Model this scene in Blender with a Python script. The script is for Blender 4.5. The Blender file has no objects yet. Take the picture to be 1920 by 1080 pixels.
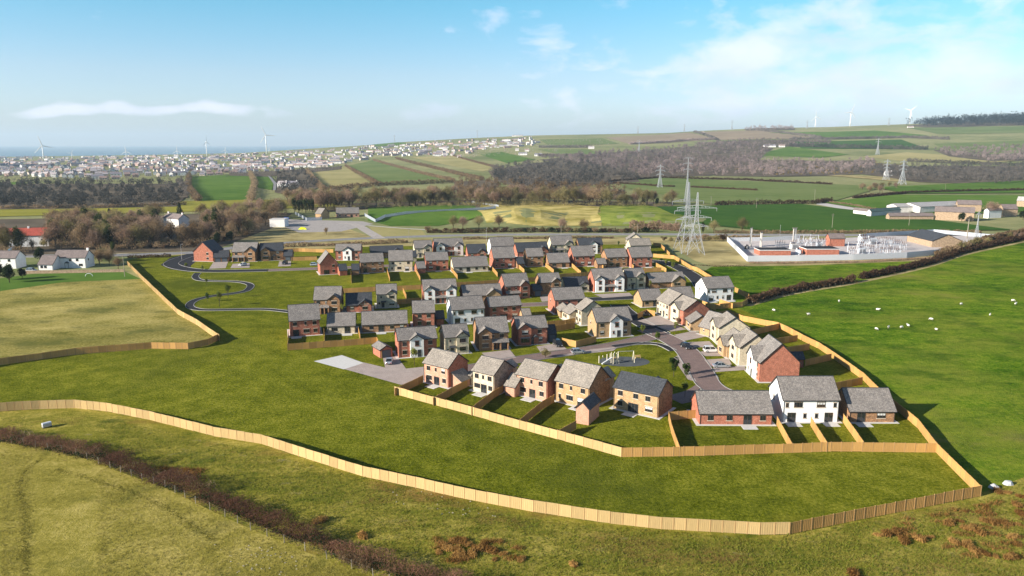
import bpy, math, random
import numpy as np
from mathutils import Vector, Matrix, noise
from mathutils.geometry import delaunay_2d_cdt

# ---------------------------------------------------------------- camera, sky, sun, exposure
F, CAMH, HOR = 1400.0, 57.0, 268.0
PITCH = math.atan((540 - HOR) / F)
scn = bpy.context.scene
cam_d = bpy.data.cameras.new('camera'); cam_d.sensor_width = 36; cam_d.lens = 36 * F / 1920
cam_d.clip_start = 1; cam_d.clip_end = 60000
cam = bpy.data.objects.new('camera', cam_d); scn.collection.objects.link(cam)
cam.location = (0, 0, CAMH); cam.rotation_euler = (math.pi / 2 - PITCH, 0, 0); scn.camera = cam
SUN_EL = math.radians(20); SUN_AZ = math.radians(65)          # azimuth from -Y towards -X
SD = Vector((-math.sin(SUN_AZ) * math.cos(SUN_EL), -math.cos(SUN_AZ) * math.cos(SUN_EL), math.sin(SUN_EL)))
sun_d = bpy.data.lights.new('sun', 'SUN'); sun_d.energy = 5.0; sun_d.angle = math.radians(0.6); sun_d.color = (1, .91, .78)
sun = bpy.data.objects.new('sun', sun_d); scn.collection.objects.link(sun)
sun.rotation_euler = SD.to_track_quat('Z', 'Y').to_euler()
vs = scn.view_settings; vs.view_transform = 'Standard'; vs.look = 'None'; vs.gamma = 1; vs.use_curve_mapping = False; vs.exposure = 1.08
scn.cycles.max_bounces = 5; scn.cycles.diffuse_bounces = 2; scn.cycles.glossy_bounces = 2
scn.cycles.transparent_max_bounces = 8; scn.cycles.volume_bounces = 0; scn.cycles.use_denoising = True

world = bpy.data.worlds.new('World'); scn.world = world; world.use_nodes = True
wn = world.node_tree.nodes; wl = world.node_tree.links; wn.clear()
def N(nt, typ, **kw):
    n = nt.nodes.new(typ)
    for k, v in kw.items():
        if k.startswith('i_'):
            key = k[2:]; key = int(key) if key.isdigit() else key.replace('_', ' ')
            n.inputs[key].default_value = v
        else: setattr(n, k, v)
    return n
def ramp(nt, stops, interp='LINEAR'):
    n = nt.nodes.new('ShaderNodeValToRGB'); cr = n.color_ramp; cr.interpolation = interp
    while len(cr.elements) < len(stops): cr.elements.new(.5)
    for e, (p, c) in zip(cr.elements, stops): e.position = p; e.color = (c[0], c[1], c[2], 1) if isinstance(c, tuple) else (c, c, c, 1)
    return n
def math_n(nt, op, a, b=None, clamp=False):
    n = nt.nodes.new('ShaderNodeMath'); n.operation = op; n.use_clamp = clamp
    for i, v in enumerate((a, b)):
        if v is None: continue
        if isinstance(v, (int, float)): n.inputs[i].default_value = v
        else: nt.links.new(v, n.inputs[i])
    return n.outputs[0]
def mixc(nt, fac, a, b, mode='MIX'):
    n = nt.nodes.new('ShaderNodeMix'); n.data_type = 'RGBA'; n.blend_type = mode
    for sock, v in ((n.inputs[0], fac), (n.inputs[6], a), (n.inputs[7], b)):
        if isinstance(v, (int, float)): sock.default_value = v
        elif isinstance(v, tuple): sock.default_value = (*v, 1) if len(v) == 3 else v
        else: nt.links.new(v, sock)
    return n.outputs[2]
wt = world.node_tree
sky = N(wt, 'ShaderNodeTexSky', sky_type='NISHITA', sun_disc=False, sun_elevation=SUN_EL,
        sun_rotation=math.atan2(SD.x, SD.y), altitude=60, air_density=1.0, dust_density=.3, ozone_density=2.5)
tc = N(wt, 'ShaderNodeTexCoord'); sep = N(wt, 'ShaderNodeSeparateXYZ'); wl.new(tc.outputs['Generated'], sep.inputs[0])
zc = math_n(wt, 'MAXIMUM', sep.outputs[2], 0.0)
# the sky of the photograph is a cleaner cyan than the raw model: a tint, darkened above the view to lower the ambient fill
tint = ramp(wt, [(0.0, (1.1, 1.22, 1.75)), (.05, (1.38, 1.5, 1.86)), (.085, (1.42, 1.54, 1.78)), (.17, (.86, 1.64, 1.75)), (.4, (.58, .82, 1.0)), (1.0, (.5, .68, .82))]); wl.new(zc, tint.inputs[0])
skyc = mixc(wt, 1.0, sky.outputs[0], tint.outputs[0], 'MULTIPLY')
mp = N(wt, 'ShaderNodeMapping'); mp.inputs['Scale'].default_value = (5.0, 5.0, 12.0); mp.inputs['Location'].default_value = (2.1, 1.4, .7)
wl.new(tc.outputs['Generated'], mp.inputs[0])
n1 = N(wt, 'ShaderNodeTexNoise', i_Scale=2.3, i_Detail=11.0, i_Roughness=.58, i_Distortion=.3); wl.new(mp.outputs[0], n1.inputs['Vector'])
side = N(wt, 'ShaderNodeMapRange', i_1=-.2, i_2=.3, i_3=-.22, i_4=.02); wl.new(sep.outputs[0], side.inputs[0])
dens = math_n(wt, 'ADD', n1.outputs[0], side.outputs[0])
sc_ = N(wt, 'ShaderNodeMapping', vector_type='POINT'); sc_.inputs['Scale'].default_value = (1, 1, 2.6); wl.new(tc.outputs['Generated'], sc_.inputs[0])
# the larger clouds of the photograph, each a direction, a radius and a strength
for cx, cy, cr, ca in [(1470, 55, .10, .20), (1400, 90, .12, .14), (1540, 20, .08, .16), (1130, 100, .11, .10), (1290, 105, .09, .12), (1760, 45, .10, .12), (1850, 90, .08, .10), (1900, 160, .07, .14), (1300, 160, .16, .10), (1600, 170, .2, .12), (1000, 180, .12, .08),
                       (60, 214, .035, .26), (95, 210, .03, .28), (128, 203, .035, .34), (175, 211, .035, .28), (217, 201, .035, .36), (262, 211, .03, .28), (300, 207, .03, .32), (338, 203, .03, .30), (388, 197, .04, .38), (440, 206, .035, .30), (520, 212, .06, .18), (640, 212, .08, .16), (760, 212, .07, .18), (850, 207, .05, .18)]:
    v = Vector(((cx - 960) / 1400, math.cos(math.atan(272 / 1400)) + (540 - cy) / 1400 * math.sin(math.atan(272 / 1400)), (540 - cy) / 1400 * math.cos(math.atan(272 / 1400)) - math.sin(math.atan(272 / 1400)))).normalized(); v.z *= 2.6
    d_ = N(wt, 'ShaderNodeVectorMath', operation='DISTANCE'); d_.inputs[1].default_value = v; wl.new(sc_.outputs[0], d_.inputs[0])
    r_ = N(wt, 'ShaderNodeMapRange', interpolation_type='SMOOTHSTEP', i_1=0.0, i_2=cr, i_3=ca * (.8 if cx > 900 else 1.25), i_4=0.0); wl.new(d_.outputs['Value'], r_.inputs[0]); dens = math_n(wt, 'ADD', dens, r_.outputs[0])
cm = ramp(wt, [(0.0, 0.0), (.49, 0.0), (.60, .38), (.74, .72), (1.0, .8)]); wl.new(dens, cm.inputs[0])
n2 = N(wt, 'ShaderNodeTexNoise', i_Scale=2.1, i_Detail=6.0); wl.new(mp.outputs[0], n2.inputs['Vector'])
cc = ramp(wt, [(.3, (8.2, 8.9, 11.2)), (.65, (10.8, 10.9, 12.4))]); wl.new(n2.outputs[0], cc.inputs[0])
cs = N(wt, 'ShaderNodeVectorMath', operation='SCALE'); cs.inputs[3].default_value = 1.0; wl.new(cc.outputs[0], cs.inputs[0])
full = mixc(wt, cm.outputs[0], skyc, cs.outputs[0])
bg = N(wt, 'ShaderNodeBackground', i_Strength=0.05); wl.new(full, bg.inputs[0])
wo = N(wt, 'ShaderNodeOutputWorld'); wl.new(bg.outputs[0], wo.inputs[0])

# ---------------------------------------------------------------- mapping picture points to places
CP, SP = math.cos(PITCH), math.sin(PITCH)
RIDGE_X = np.array([-400, -200, 0, 300, 450, 600, 700, 760, 900, 1000, 1130, 1250, 1300, 1420, 1550, 1700, 1800, 1920, 2300, 2600.])
RIDGE_Y = np.array([298, 296, 293, 289, 286, 277, 271, 266, 259, 255, 253, 251, 248, 243, 241, 236, 232, 226, 220, 220.])
Y1 = 4500.0
def hgt(X, Y):
    """height of the open country: level round the estate, rising to the far ridge, falling to the sea beyond"""
    X = np.asarray(X, float); Y = np.asarray(Y, float); Ys = np.maximum(Y, 1.0)
    px = 960 + 1426 * X / Ys
    zr = CAMH + (HOR - np.interp(px, RIDGE_X, RIDGE_Y)) / F * Y1 * 1.03
    s = np.clip((Y - 1300) / (Y1 - 1300), 0, 1); s = s * s * (3 - 2 * s)
    e = np.clip((Y - Y1) / 2200, 0, 1); e = e * e * (3 - 2 * e)
    z = zr * s * (1 - e) - 110 * e
    # two low grass mounds beyond the main road
    for (mx, my, rx, ry, h) in MOUNDS:
        q = ((X - mx) / rx) ** 2 + ((Y - my) / ry) ** 2
        z = z + h * np.clip(1 - q, 0, 1) ** 1.2
    return z
MOUNDS = []
def ray(px, py):
    a, b = (px - 960) / F, -(py - 540) / F
    return a, CP + b * SP, b * CP - SP
def P(px, py, z=0.0):
    dx, dy, dz = ray(px, py); t = (z - CAMH) / dz
    return Vector((dx * t, dy * t, z))
MOUNDS += [(P(975, 408).x, P(975, 408).y, 42, 60, 6.5), (P(1205, 411).x, P(1205, 411).y, 48, 45, 5.0), (P(800, 402).x, P(800, 402).y, 62, 48, 2.2)]
def PT(px, py):
    """where the ray through a picture point meets the country"""
    dx, dy, dz = ray(px, py)
    Ys = np.exp(np.linspace(math.log(60), math.log(9000), 900)); t = Ys / dy
    d = CAMH + dz * t - hgt(dx * t, Ys)
    k = np.argmax(d < 0)
    if d[k] >= 0: k = len(Ys) - 1
    if k == 0: k = 1
    a, b = d[k - 1], d[k]; w = a / (a - b) if a != b else 0; w = min(max(w, 0), 1)
    Y = Ys[k - 1] * (1 - w) + Ys[k] * w; t = Y / dy
    return Vector((dx * t, Y, float(hgt(dx * t, Y))))
def proj(v):
    x, y, z = v[0], v[1], v[2] - CAMH
    d = y * CP - z * SP; u = y * SP + z * CP
    return 960 + F * x / d, 540 - F * u / d

# ---------------------------------------------------------------- tags and links
COL = scn.collection
def tag(o, label=None, cat=None, group=None, kind=None):
    if label: o['label'] = label
    if cat: o['category'] = cat
    if group: o['group'] = group
    if kind: o['kind'] = kind
    return o
def link(name, me, parent=None, loc=None, rz=0.0, mats=None):
    o = bpy.data.objects.new(name, me); COL.objects.link(o)
    if parent is not None: o.parent = parent
    if loc is not None: o.location = loc
    if rz: o.rotation_euler[2] = rz
    return o
def empty(name, loc, rz=0.0):
    o = bpy.data.objects.new(name, None); COL.objects.link(o); o.location = loc; o.rotation_euler = (0, 0, rz)
    o.empty_display_size = .2
    return o
def copy_tree(o, parent=None):
    c = o.copy(); COL.objects.link(c); c.parent = parent
    for ch in o.children: copy_tree(ch, c)
    return c

# ---------------------------------------------------------------- materials
def newmat(name):
    m = bpy.data.materials.new(name); m.use_nodes = True
    nt = m.node_tree; b = nt.nodes['Principled BSDF']; return m, nt, b
def coords(nt, kind='Object'):
    if kind == 'World': return nt.nodes.new('ShaderNodeNewGeometry').outputs['Position']
    return nt.nodes.new('ShaderNodeTexCoord').outputs[kind]
def mnoise(nt, vec, scale, detail=4, rough=.55, stretch=None):
    if stretch:
        m = N(nt, 'ShaderNodeMapping'); m.inputs['Scale'].default_value = stretch; nt.links.new(vec, m.inputs[0]); vec = m.outputs[0]
    n = N(nt, 'ShaderNodeTexNoise', i_Scale=scale, i_Detail=float(detail), i_Roughness=rough); nt.links.new(vec, n.inputs['Vector'])
    return n.outputs[0]
def simple(name, col, rough=.7, metal=0.0, var=.12, vs_=6.0, spec=.3, kind='Object'):
    m, nt, b = newmat(name)
    v = mnoise(nt, coords(nt, kind), vs_, 3)
    r = ramp(nt, [(.3, tuple(c * (1 - var) for c in col)), (.7, tuple(min(1, c * (1 + var)) for c in col))]); nt.links.new(v, r.inputs[0])
    nt.links.new(r.outputs[0], b.inputs['Base Color']); b.inputs['Roughness'].default_value = rough
    b.inputs['Metallic'].default_value = metal; b.inputs['Specular IOR Level'].default_value = spec
    return m
def bump(nt, b, h, strength=.4, dist=.05):
    n = N(nt, 'ShaderNodeBump', i_Strength=strength, i_Distance=dist); nt.links.new(h, n.inputs['Height']); nt.links.new(n.outputs[0], b.inputs['Normal'])
def masonry(name, c1, c2, mort, bw=.225, bh=.075, blotch=.25, offs=.5):
    """coursed brick or stone, in metres from the UV map, with blotches of tone"""
    m, nt, b = newmat(name); uv = coords(nt, 'UV')
    t = N(nt, 'ShaderNodeTexBrick', offset=offs, i_Scale=1.0, i_Mortar_Size=.006 if bh < .1 else .014, i_Bias=0.0, i_Brick_Width=bw, i_Row_Height=bh)
    nt.links.new(uv, t.inputs['Vector'])
    for k, c in (('Color1', c1), ('Color2', c2), ('Mortar', mort)): t.inputs[k].default_value = (*c, 1)
    a = mnoise(nt, uv, 1.1, 5, .65); d = mnoise(nt, uv, 3.2, 3, .6, (1, 2.2, 1))
    r = ramp(nt, [(.3, 1 - blotch), (.7, 1 + blotch)]); nt.links.new(a, r.inputs[0])
    r2 = ramp(nt, [(.35, 1 - blotch), (.65, 1 + blotch * .9)]); nt.links.new(d, r2.inputs[0])
    c = mixc(nt, 1, mixc(nt, 1, t.outputs[0], r.outputs[0], 'MULTIPLY'), r2.outputs[0], 'MULTIPLY')
    nt.links.new(c, b.inputs['Base Color']); b.inputs['Roughness'].default_value = .9; b.inputs['Specular IOR Level'].default_value = .15
    bump(nt, b, t.outputs['Fac'], .25, -.01)
    return m
def roofmat(name, c1, c2, line):
    m, nt, b = newmat(name); uv = coords(nt, 'UV')
    t = N(nt, 'ShaderNodeTexBrick', offset=.5, i_Scale=1.0, i_Mortar_Size=.022, i_Brick_Width=.42, i_Row_Height=.34); nt.links.new(uv, t.inputs['Vector'])
    for k, c in (('Color1', c1), ('Color2', c2), ('Mortar', line)): t.inputs[k].default_value = (*c, 1)
    a = mnoise(nt, uv, 2.6, 4, .7); r = ramp(nt, [(.28, .5), (.5, .95), (.72, 1.55)]); nt.links.new(a, r.inputs[0])
    d = mnoise(nt, uv, .35, 3, .6); r2 = ramp(nt, [(.3, .85), (.7, 1.15)]); nt.links.new(d, r2.inputs[0])
    c = mixc(nt, 1, mixc(nt, 1, t.outputs[0], r.outputs[0], 'MULTIPLY'), r2.outputs[0], 'MULTIPLY')
    nt.links.new(c, b.inputs['Base Color']); b.inputs['Roughness'].default_value = .62; b.inputs['Specular IOR Level'].default_value = .35
    w = N(nt, 'ShaderNodeTexWave', wave_type='BANDS', bands_direction='Y', wave_profile='SAW', i_Scale=.925 / 2 * 1.01, i_Distortion=0.0); nt.links.new(uv, w.inputs['Vector'])
    bump(nt, b, w.outputs[0], .3, .04)
    return m
def grass(name, stops, s1=.02, s2=.12, s3=1.3, w=(1, .45, .6), stretch=(1, 1, 1), bstr=.5, bd=.25, tufts=None, rot=0):
    """pasture: broad patches, mottles and a fine blade grain, plus optional darker/paler tufts"""
    m, nt, b = newmat(name); pos = coords(nt, 'World')
    a = mnoise(nt, pos, s1, 4, .6, stretch); d = mnoise(nt, pos, s2, 5, .65, stretch); e = mnoise(nt, pos, s3, 4, .7)
    tot = w[0] + w[1] + w[2]
    v = math_n(nt, 'ADD', math_n(nt, 'MULTIPLY', a, w[0] / tot), math_n(nt, 'ADD', math_n(nt, 'MULTIPLY', d, w[1] / tot), math_n(nt, 'MULTIPLY', e, w[2] / tot)))
    r = ramp(nt, stops); nt.links.new(v, r.inputs[0]); c = r.outputs[0]
    if tufts:
        for (sc, lo, hi, tc_, amt) in tufts:
            q = mnoise(nt, pos, sc, 5, .7, stretch); rr = ramp(nt, [(lo, 0.0), (hi, amt)]); nt.links.new(q, rr.inputs[0]); c = mixc(nt, rr.outputs[0], c, tc_)
    nt.links.new(c, b.inputs['Base Color']); b.inputs['Roughness'].default_value = 1.0; b.inputs['Specular IOR Level'].default_value = 0.0
    f = mnoise(nt, pos, 2.2, 5, .75)
    bump(nt, b, f, bstr, bd)
    return m
def leafmat(name, c1, c2, scale=.25, rough=.9):
    m, nt, b = newmat(name)
    v = mnoise(nt, coords(nt, 'World'), scale, 4, .7); oi = N(nt, 'ShaderNodeObjectInfo')
    v = math_n(nt, 'ADD', math_n(nt, 'MULTIPLY', v, .7), math_n(nt, 'MULTIPLY', oi.outputs['Random'], .3))
    r = ramp(nt, [(.35, c1), (.65, c2)]); nt.links.new(v, r.inputs[0])
    nt.nodes.remove(b); d = N(nt, 'ShaderNodeBsdfDiffuse'); t = N(nt, 'ShaderNodeBsdfTranslucent'); x = N(nt, 'ShaderNodeMixShader'); x.inputs[0].default_value = .38
    nt.links.new(r.outputs[0], d.inputs[0]); nt.links.new(r.outputs[0], t.inputs[0]); nt.links.new(d.outputs[0], x.inputs[1]); nt.links.new(t.outputs[0], x.inputs[2])
    nt.links.new(x.outputs[0], nt.nodes['Material Output'].inputs['Surface']); return m
M = {}
M['red'] = masonry('red_brick', (.44, .145, .085), (.31, .095, .06), (.40, .25, .19), blotch=.28)
M['brown'] = masonry('brown_brick', (.38, .19, .085), (.20, .11, .06), (.34, .24, .16), bw=.44, bh=.15, blotch=.38)
M['tan'] = masonry('tan_brick', (.43, .275, .14), (.33, .20, .10), (.46, .36, .24), blotch=.22)
M['pink'] = masonry('pink_brick', (.54, .28, .185), (.46, .22, .145), (.5, .36, .28), blotch=.16)
M['cream'] = masonry('cream_stone', (.60, .52, .38), (.46, .39, .28), (.62, .56, .44), bw=.55, bh=.22, blotch=.2)
M['rough'] = masonry('pinkish_rubble_stone', (.42, .30, .22), (.26, .19, .15), (.45, .37, .3), bw=.5, bh=.2, blotch=.4)
M['sand'] = masonry('sandstone', (.42, .30, .20), (.30, .21, .14), (.38, .3, .22), bw=.6, bh=.25, blotch=.3)
M['white'] = simple('white_render', (.80, .80, .79), .85, var=.04, vs_=.8, spec=.1)
M['oldwhite'] = simple('weathered_white_render', (.74, .73, .72), .9, var=.07, vs_=.7, spec=.1)
M['slate'] = roofmat('grey_roof_tiles', (.28, .25, .225), (.20, .183, .17), (.13, .12, .115))
M['slate2'] = roofmat('warm_grey_roof_tiles', (.33, .29, .245), (.25, .22, .19), (.145, .13, .115))
M['dark'] = roofmat('dark_roof_tiles', (.05, .056, .066), (.075, .08, .09), (.022, .024, .03))
M['redroof'] = roofmat('red_clay_tiles', (.5, .1, .06), (.38, .07, .05), (.2, .05, .04))
M['brownroof'] = roofmat('brown_grey_tiles', (.24, .19, .175), (.19, .155, .145), (.12, .1, .1))
M['trim'] = simple('dark_trim', (.025, .024, .026), .5)
M['frame'] = simple('bronze_frame', (.07, .055, .045), .5)
M['wframe'] = simple('white_frame', (.7, .7, .7), .5, var=.03)
M['stone'] = simple('pale_dressed_stone', (.52, .43, .34), .85)
M['door'] = simple('dark_grey_door', (.045, .05, .06), .5)
M['gdoor'] = simple('slate_grey_garage_door', (.10, .12, .145), .5)
M['slab'] = simple('pale_paving_slabs', (.58, .57, .55), .9, var=.07, vs_=1.5)
M['glass'], _nt, _b = newmat('window_glass'); _b.inputs['Base Color'].default_value = (.018, .022, .026, 1); _b.inputs['Roughness'].default_value = .06; _b.inputs['Specular IOR Level'].default_value = .8
M['blind'] = simple('window_with_blind', (.62, .62, .60), .35, var=.1)
def asph(name, c, kind='World'):
    m, nt, b = newmat(name); pos = coords(nt, kind); a = mnoise(nt, pos, .35, 5, .7); e = mnoise(nt, pos, 6, 3)
    r = ramp(nt, [(.3, tuple(x * .8 for x in c)), (.7, tuple(x * 1.22 for x in c))]); nt.links.new(a, r.inputs[0])
    r2 = ramp(nt, [(.3, .85), (.7, 1.15)]); nt.links.new(e, r2.inputs[0])
    nt.links.new(mixc(nt, 1, r.outputs[0], r2.outputs[0], 'MULTIPLY'), b.inputs['Base Color']); b.inputs['Roughness'].default_value = .95; b.inputs['Specular IOR Level'].default_value = .05
    return m
M['asphalt'] = asph('asphalt', (.034, .036, .042)); M['oldroad'] = asph('worn_asphalt', (.25, .245, .245))
M['kerb'] = simple('concrete_kerb', (.31, .30, .29), .9, kind='World')
def paving(name, c1, c2, mort, w=.3, h=.15):
    m, nt, b = newmat(name); pos = coords(nt, 'World')
    t = N(nt, 'ShaderNodeTexBrick', offset=.5, i_Scale=1.0, i_Mortar_Size=.02, i_Brick_Width=w, i_Row_Height=h); nt.links.new(pos, t.inputs['Vector'])
    for k, c in (('Color1', c1), ('Color2', c2), ('Mortar', mort)): t.inputs[k].default_value = (*c, 1)
    a = mnoise(nt, pos, .4, 5, .7); r = ramp(nt, [(.3, .86), (.7, 1.14)]); nt.links.new(a, r.inputs[0])
    nt.links.new(mixc(nt, 1, t.outputs[0], r.outputs[0], 'MULTIPLY'), b.inputs['Base Color']); b.inputs['Roughness'].default_value = .9; b.inputs['Specular IOR Level'].default_value = .15
    return m
M['block'] = paving('brown_block_paving', (.27, .185, .165), (.21, .15, .14), (.14, .11, .10))
M['drive'] = paving('pale_block_paving', (.46, .38, .34), (.39, .33, .30), (.3, .25, .23))
def woodmat(name, c):
    m, nt, b = newmat(name); o = coords(nt, 'Object')
    g = mnoise(nt, o, 1.0, 3, .6, (7, 7, .6)); oi = N(nt, 'ShaderNodeObjectInfo')
    v = math_n(nt, 'ADD', math_n(nt, 'MULTIPLY', g, .6), math_n(nt, 'MULTIPLY', oi.outputs['Random'], .4))
    r = ramp(nt, [(.2, tuple(x * .74 for x in c)), (.8, tuple(x * 1.18 for x in c))]); nt.links.new(v, r.inputs[0])
    nt.links.new(r.outputs[0], b.inputs['Base Color']); b.inputs['Roughness'].default_value = .8; b.inputs['Specular IOR Level'].default_value = .15
    return m
M['wood'] = woodmat('new_timber', (.50, .29, .10)); M['wood2'] = woodmat('pale_sunlit_timber', (.50, .355, .165)); M['post'] = woodmat('timber_post', (.42, .26, .12))  # paler copy: sunward fences carry their lit tone in the colour
M['greywood'] = woodmat('weathered_post', (.27, .24, .19))
M['metal'] = simple('galvanised_steel', (.46, .47, .49), .45, .35, var=.08)
M['palis'] = simple('grey_palisade_steel', (.42, .46, .52), .5, .2, var=.08)
M['pale_metal'] = simple('pale_painted_steel', (.62, .64, .68), .5, .1, var=.05)
M['turb'] = simple('white_turbine_paint', (.82, .83, .85), .4, var=.02)
M['rubber'] = simple('black_rubber', (.015, .015, .016), .7)
M['concrete'] = simple('pale_concrete', (.5, .47, .44), .9, var=.1, vs_=1.0)
M['insul'] = simple('brown_insulator', (.09, .045, .035), .4)
M['corr'] = simple('pale_corrugated_sheet', (.60, .57, .55), .6, var=.14, vs_=.35)
M['bark'] = leafmat('bark', (.07, .05, .035), (.13, .10, .075), 1.0)
# ---------------------------------------------------------------- mesh builder
class MB:
    def __init__(s): s.v = []; s.f = []; s.m = []
    def add(s, vs_, fs, mi=0):
        k = len(s.v); s.v += [tuple(v) for v in vs_]; s.f += [tuple(i + k for i in f) for f in fs]; s.m += [mi] * len(fs); return s
    def box(s, x0, y0, z0, x1, y1, z1, mi=0):
        return s.add([(x0, y0, z0), (x1, y0, z0), (x1, y1, z0), (x0, y1, z0), (x0, y0, z1), (x1, y0, z1), (x1, y1, z1), (x0, y1, z1)],
                     [(0, 3, 2, 1), (4, 5, 6, 7), (0, 1, 5, 4), (1, 2, 6, 5), (2, 3, 7, 6), (3, 0, 4, 7)], mi)
    def prism(s, prof, a, b, axis='x', mi=0):
        """prof: list of (p,q) counter-clockwise; extruded from a to b along axis. axis x: (y,z); axis y: (x,z); axis z: (x,y)"""
        n = len(prof)
        def mk(t, p, q): return (t, p, q) if axis == 'x' else ((p, t, q) if axis == 'y' else (p, q, t))
        vs_ = [mk(a, *p) for p in prof] + [mk(b, *p) for p in prof]
        fs = [tuple(range(n - 1, -1, -1)), tuple(range(n, 2 * n))] + [(i, (i + 1) % n, n + (i + 1) % n, n + i) for i in range(n)]
        if axis == 'y': fs = [tuple(reversed(f)) for f in fs]
        return s.add(vs_, fs, mi)
    def roofprism(s, y0, y1, z, t, th, a, b, axis='x', mi=0):
        """a thick inverted V with its eaves at y0, y1 (height z) and slope t"""
        ym = (y0 + y1) / 2; zr = z + (ym - y0) * t
        for (ya, yb) in ((y0, ym), (y1, ym)):
            pr = [(ya, z), (yb, zr), (yb, zr + th), (ya, z + th)]
            if ya > yb: pr = pr[::-1]
            s.prism(pr, a, b, axis, mi)
        return s
    def tube(s, p, q, r0, r1=None, n=6, mi=0, cap=True):
        r1 = r0 if r1 is None else r1; p = Vector(p); q = Vector(q); d = (q - p)
        if d.length < 1e-6: return s
        d.normalize(); u = d.orthogonal().normalized(); w = d.cross(u)
        ring = lambda c, r: [tuple(c + (u * math.cos(2 * math.pi * i / n) + w * math.sin(2 * math.pi * i / n)) * r) for i in range(n)]
        vs_ = ring(p, r0) + ring(q, r1); fs = [(i, (i + 1) % n, n + (i + 1) % n, n + i) for i in range(n)]
        if cap: fs += [tuple(range(n - 1, -1, -1)), tuple(range(n, 2 * n))]
        return s.add(vs_, fs, mi)
    def strut(s, p, q, r, mi=0): return s.tube(p, q, r, r, 4, mi, False)
    def mesh(s, name, mats, smooth=False, uv=True):
        me = bpy.data.meshes.new(name); me.from_pydata(s.v, [], s.f)
        for m in mats: me.materials.append(m)
        me.polygons.foreach_set('material_index', s.m)
        if uv: box_uv(me)
        if smooth: me.polygons.foreach_set('use_smooth', [True] * len(me.polygons))
        me.validate(); me.update(); return me
def box_uv(me):
    uvl = me.uv_layers.new(name='UVMap'); vv = me.vertices; me.update()
    for p in me.polygons:
        n = p.normal
        if abs(n.z) > .97: u = Vector((1, 0, 0)); v = Vector((0, 1, 0))
        else:
            u = Vector((-n.y, n.x, 0)).normalized(); v = n.cross(u)
            if v.z < 0: v = -v
        for li in p.loop_indices:
            c = vv[me.loops[li].vertex_index].co; uvl.data[li].uv = (c.dot(u), c.dot(v))
def flat(name, pts, z, m, kind='structure', thick=0.0):
    """a level polygon of world xy points"""
    vs_ = [(p[0], p[1], z) for p in pts]; b = MB()
    if thick:
        area = sum(pts[i][0] * pts[(i + 1) % len(pts)][1] - pts[(i + 1) % len(pts)][0] * pts[i][1] for i in range(len(pts)))
        pr = [(p[0], p[1]) for p in (pts if area > 0 else pts[::-1])]
        b.prism(pr, z, z + thick, 'z')
    else:
        area = sum(pts[i][0] * pts[(i + 1) % len(pts)][1] - pts[(i + 1) % len(pts)][0] * pts[i][1] for i in range(len(pts)))
        b.add(vs_ if area > 0 else vs_[::-1], [tuple(range(len(vs_)))])
    o = link(name, b.mesh(name, [m], uv=False)); tag(o, kind=kind); return o
def px_poly(name, pxs, z, m, **k): return flat(name, [P(x, y) for x, y in pxs], z, m, **k)
def smooth_path(pts, step=2.0, closed=False):
    pts = [Vector((p[0], p[1], 0)) for p in pts]; out = []
    n = len(pts)
    for i in range(n - 1):
        p0 = pts[max(i - 1, 0)]; p1 = pts[i]; p2 = pts[i + 1]; p3 = pts[min(i + 2, n - 1)]
        k = max(2, int((p2 - p1).length / step))
        for j in range(k):
            t = j / k
            out.append(.5 * ((2 * p1) + (p2 - p0) * t + (2 * p0 - 5 * p1 + 4 * p2 - p3) * t * t + (3 * p1 - p0 - 3 * p2 + p3) * t ** 3))
    out.append(pts[-1]); return out
def normals_of(path):
    ns = []
    for i in range(len(path)):
        d = (path[min(i + 1, len(path) - 1)] - path[max(i - 1, 0)]); d.z = 0; d.normalize(); ns.append(Vector((-d.y, d.x, 0)))
    return ns
def strip(b, path, o0, o1, z0, z1=None, mi=0):
    """a flat (or raised) ribbon between two offsets of a path"""
    ns = normals_of(path); z1 = z0 if z1 is None else z1; k = len(b.v)
    for p, n in zip(path, ns):
        a = p + n * o1; c = p + n * o0
        b.v += [(a.x, a.y, z1), (c.x, c.y, z1)]; 
        if z1 != z0: b.v += [(a.x, a.y, z0), (c.x, c.y, z0)]
    w = 4 if z1 != z0 else 2
    for i in range(len(path) - 1):
        q = k + i * w; r = q + w
        b.f.append((q + 1, r + 1, r, q)); b.m.append(mi)
        if w == 4:
            b.f += [(q, r, r + 2, q + 2), (q + 3, r + 3, r + 1, q + 1)]; b.m += [mi, mi]
def road(name, pxs, width, m, z=.03, kerb=True, step=2.0, smooth=True):
    path = smooth_path([P(x, y) for x, y in pxs], step) if smooth else [P(x, y) for x, y in pxs]
    b = MB(); strip(b, path, -width / 2, width / 2, z); o = link(name, b.mesh(name, [m], uv=False)); tag(o, kind='structure')
    if kerb:
        k = MB()
        for s_ in (-1, 1):
            e = s_ * width / 2; strip(k, path, min(e, e + s_ * .16), max(e, e + s_ * .16), 0.0, z + .1)
        tag(link('kerb', k.mesh('kerb', [M['kerb']], uv=False)), kind='structure')
    return path
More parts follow.
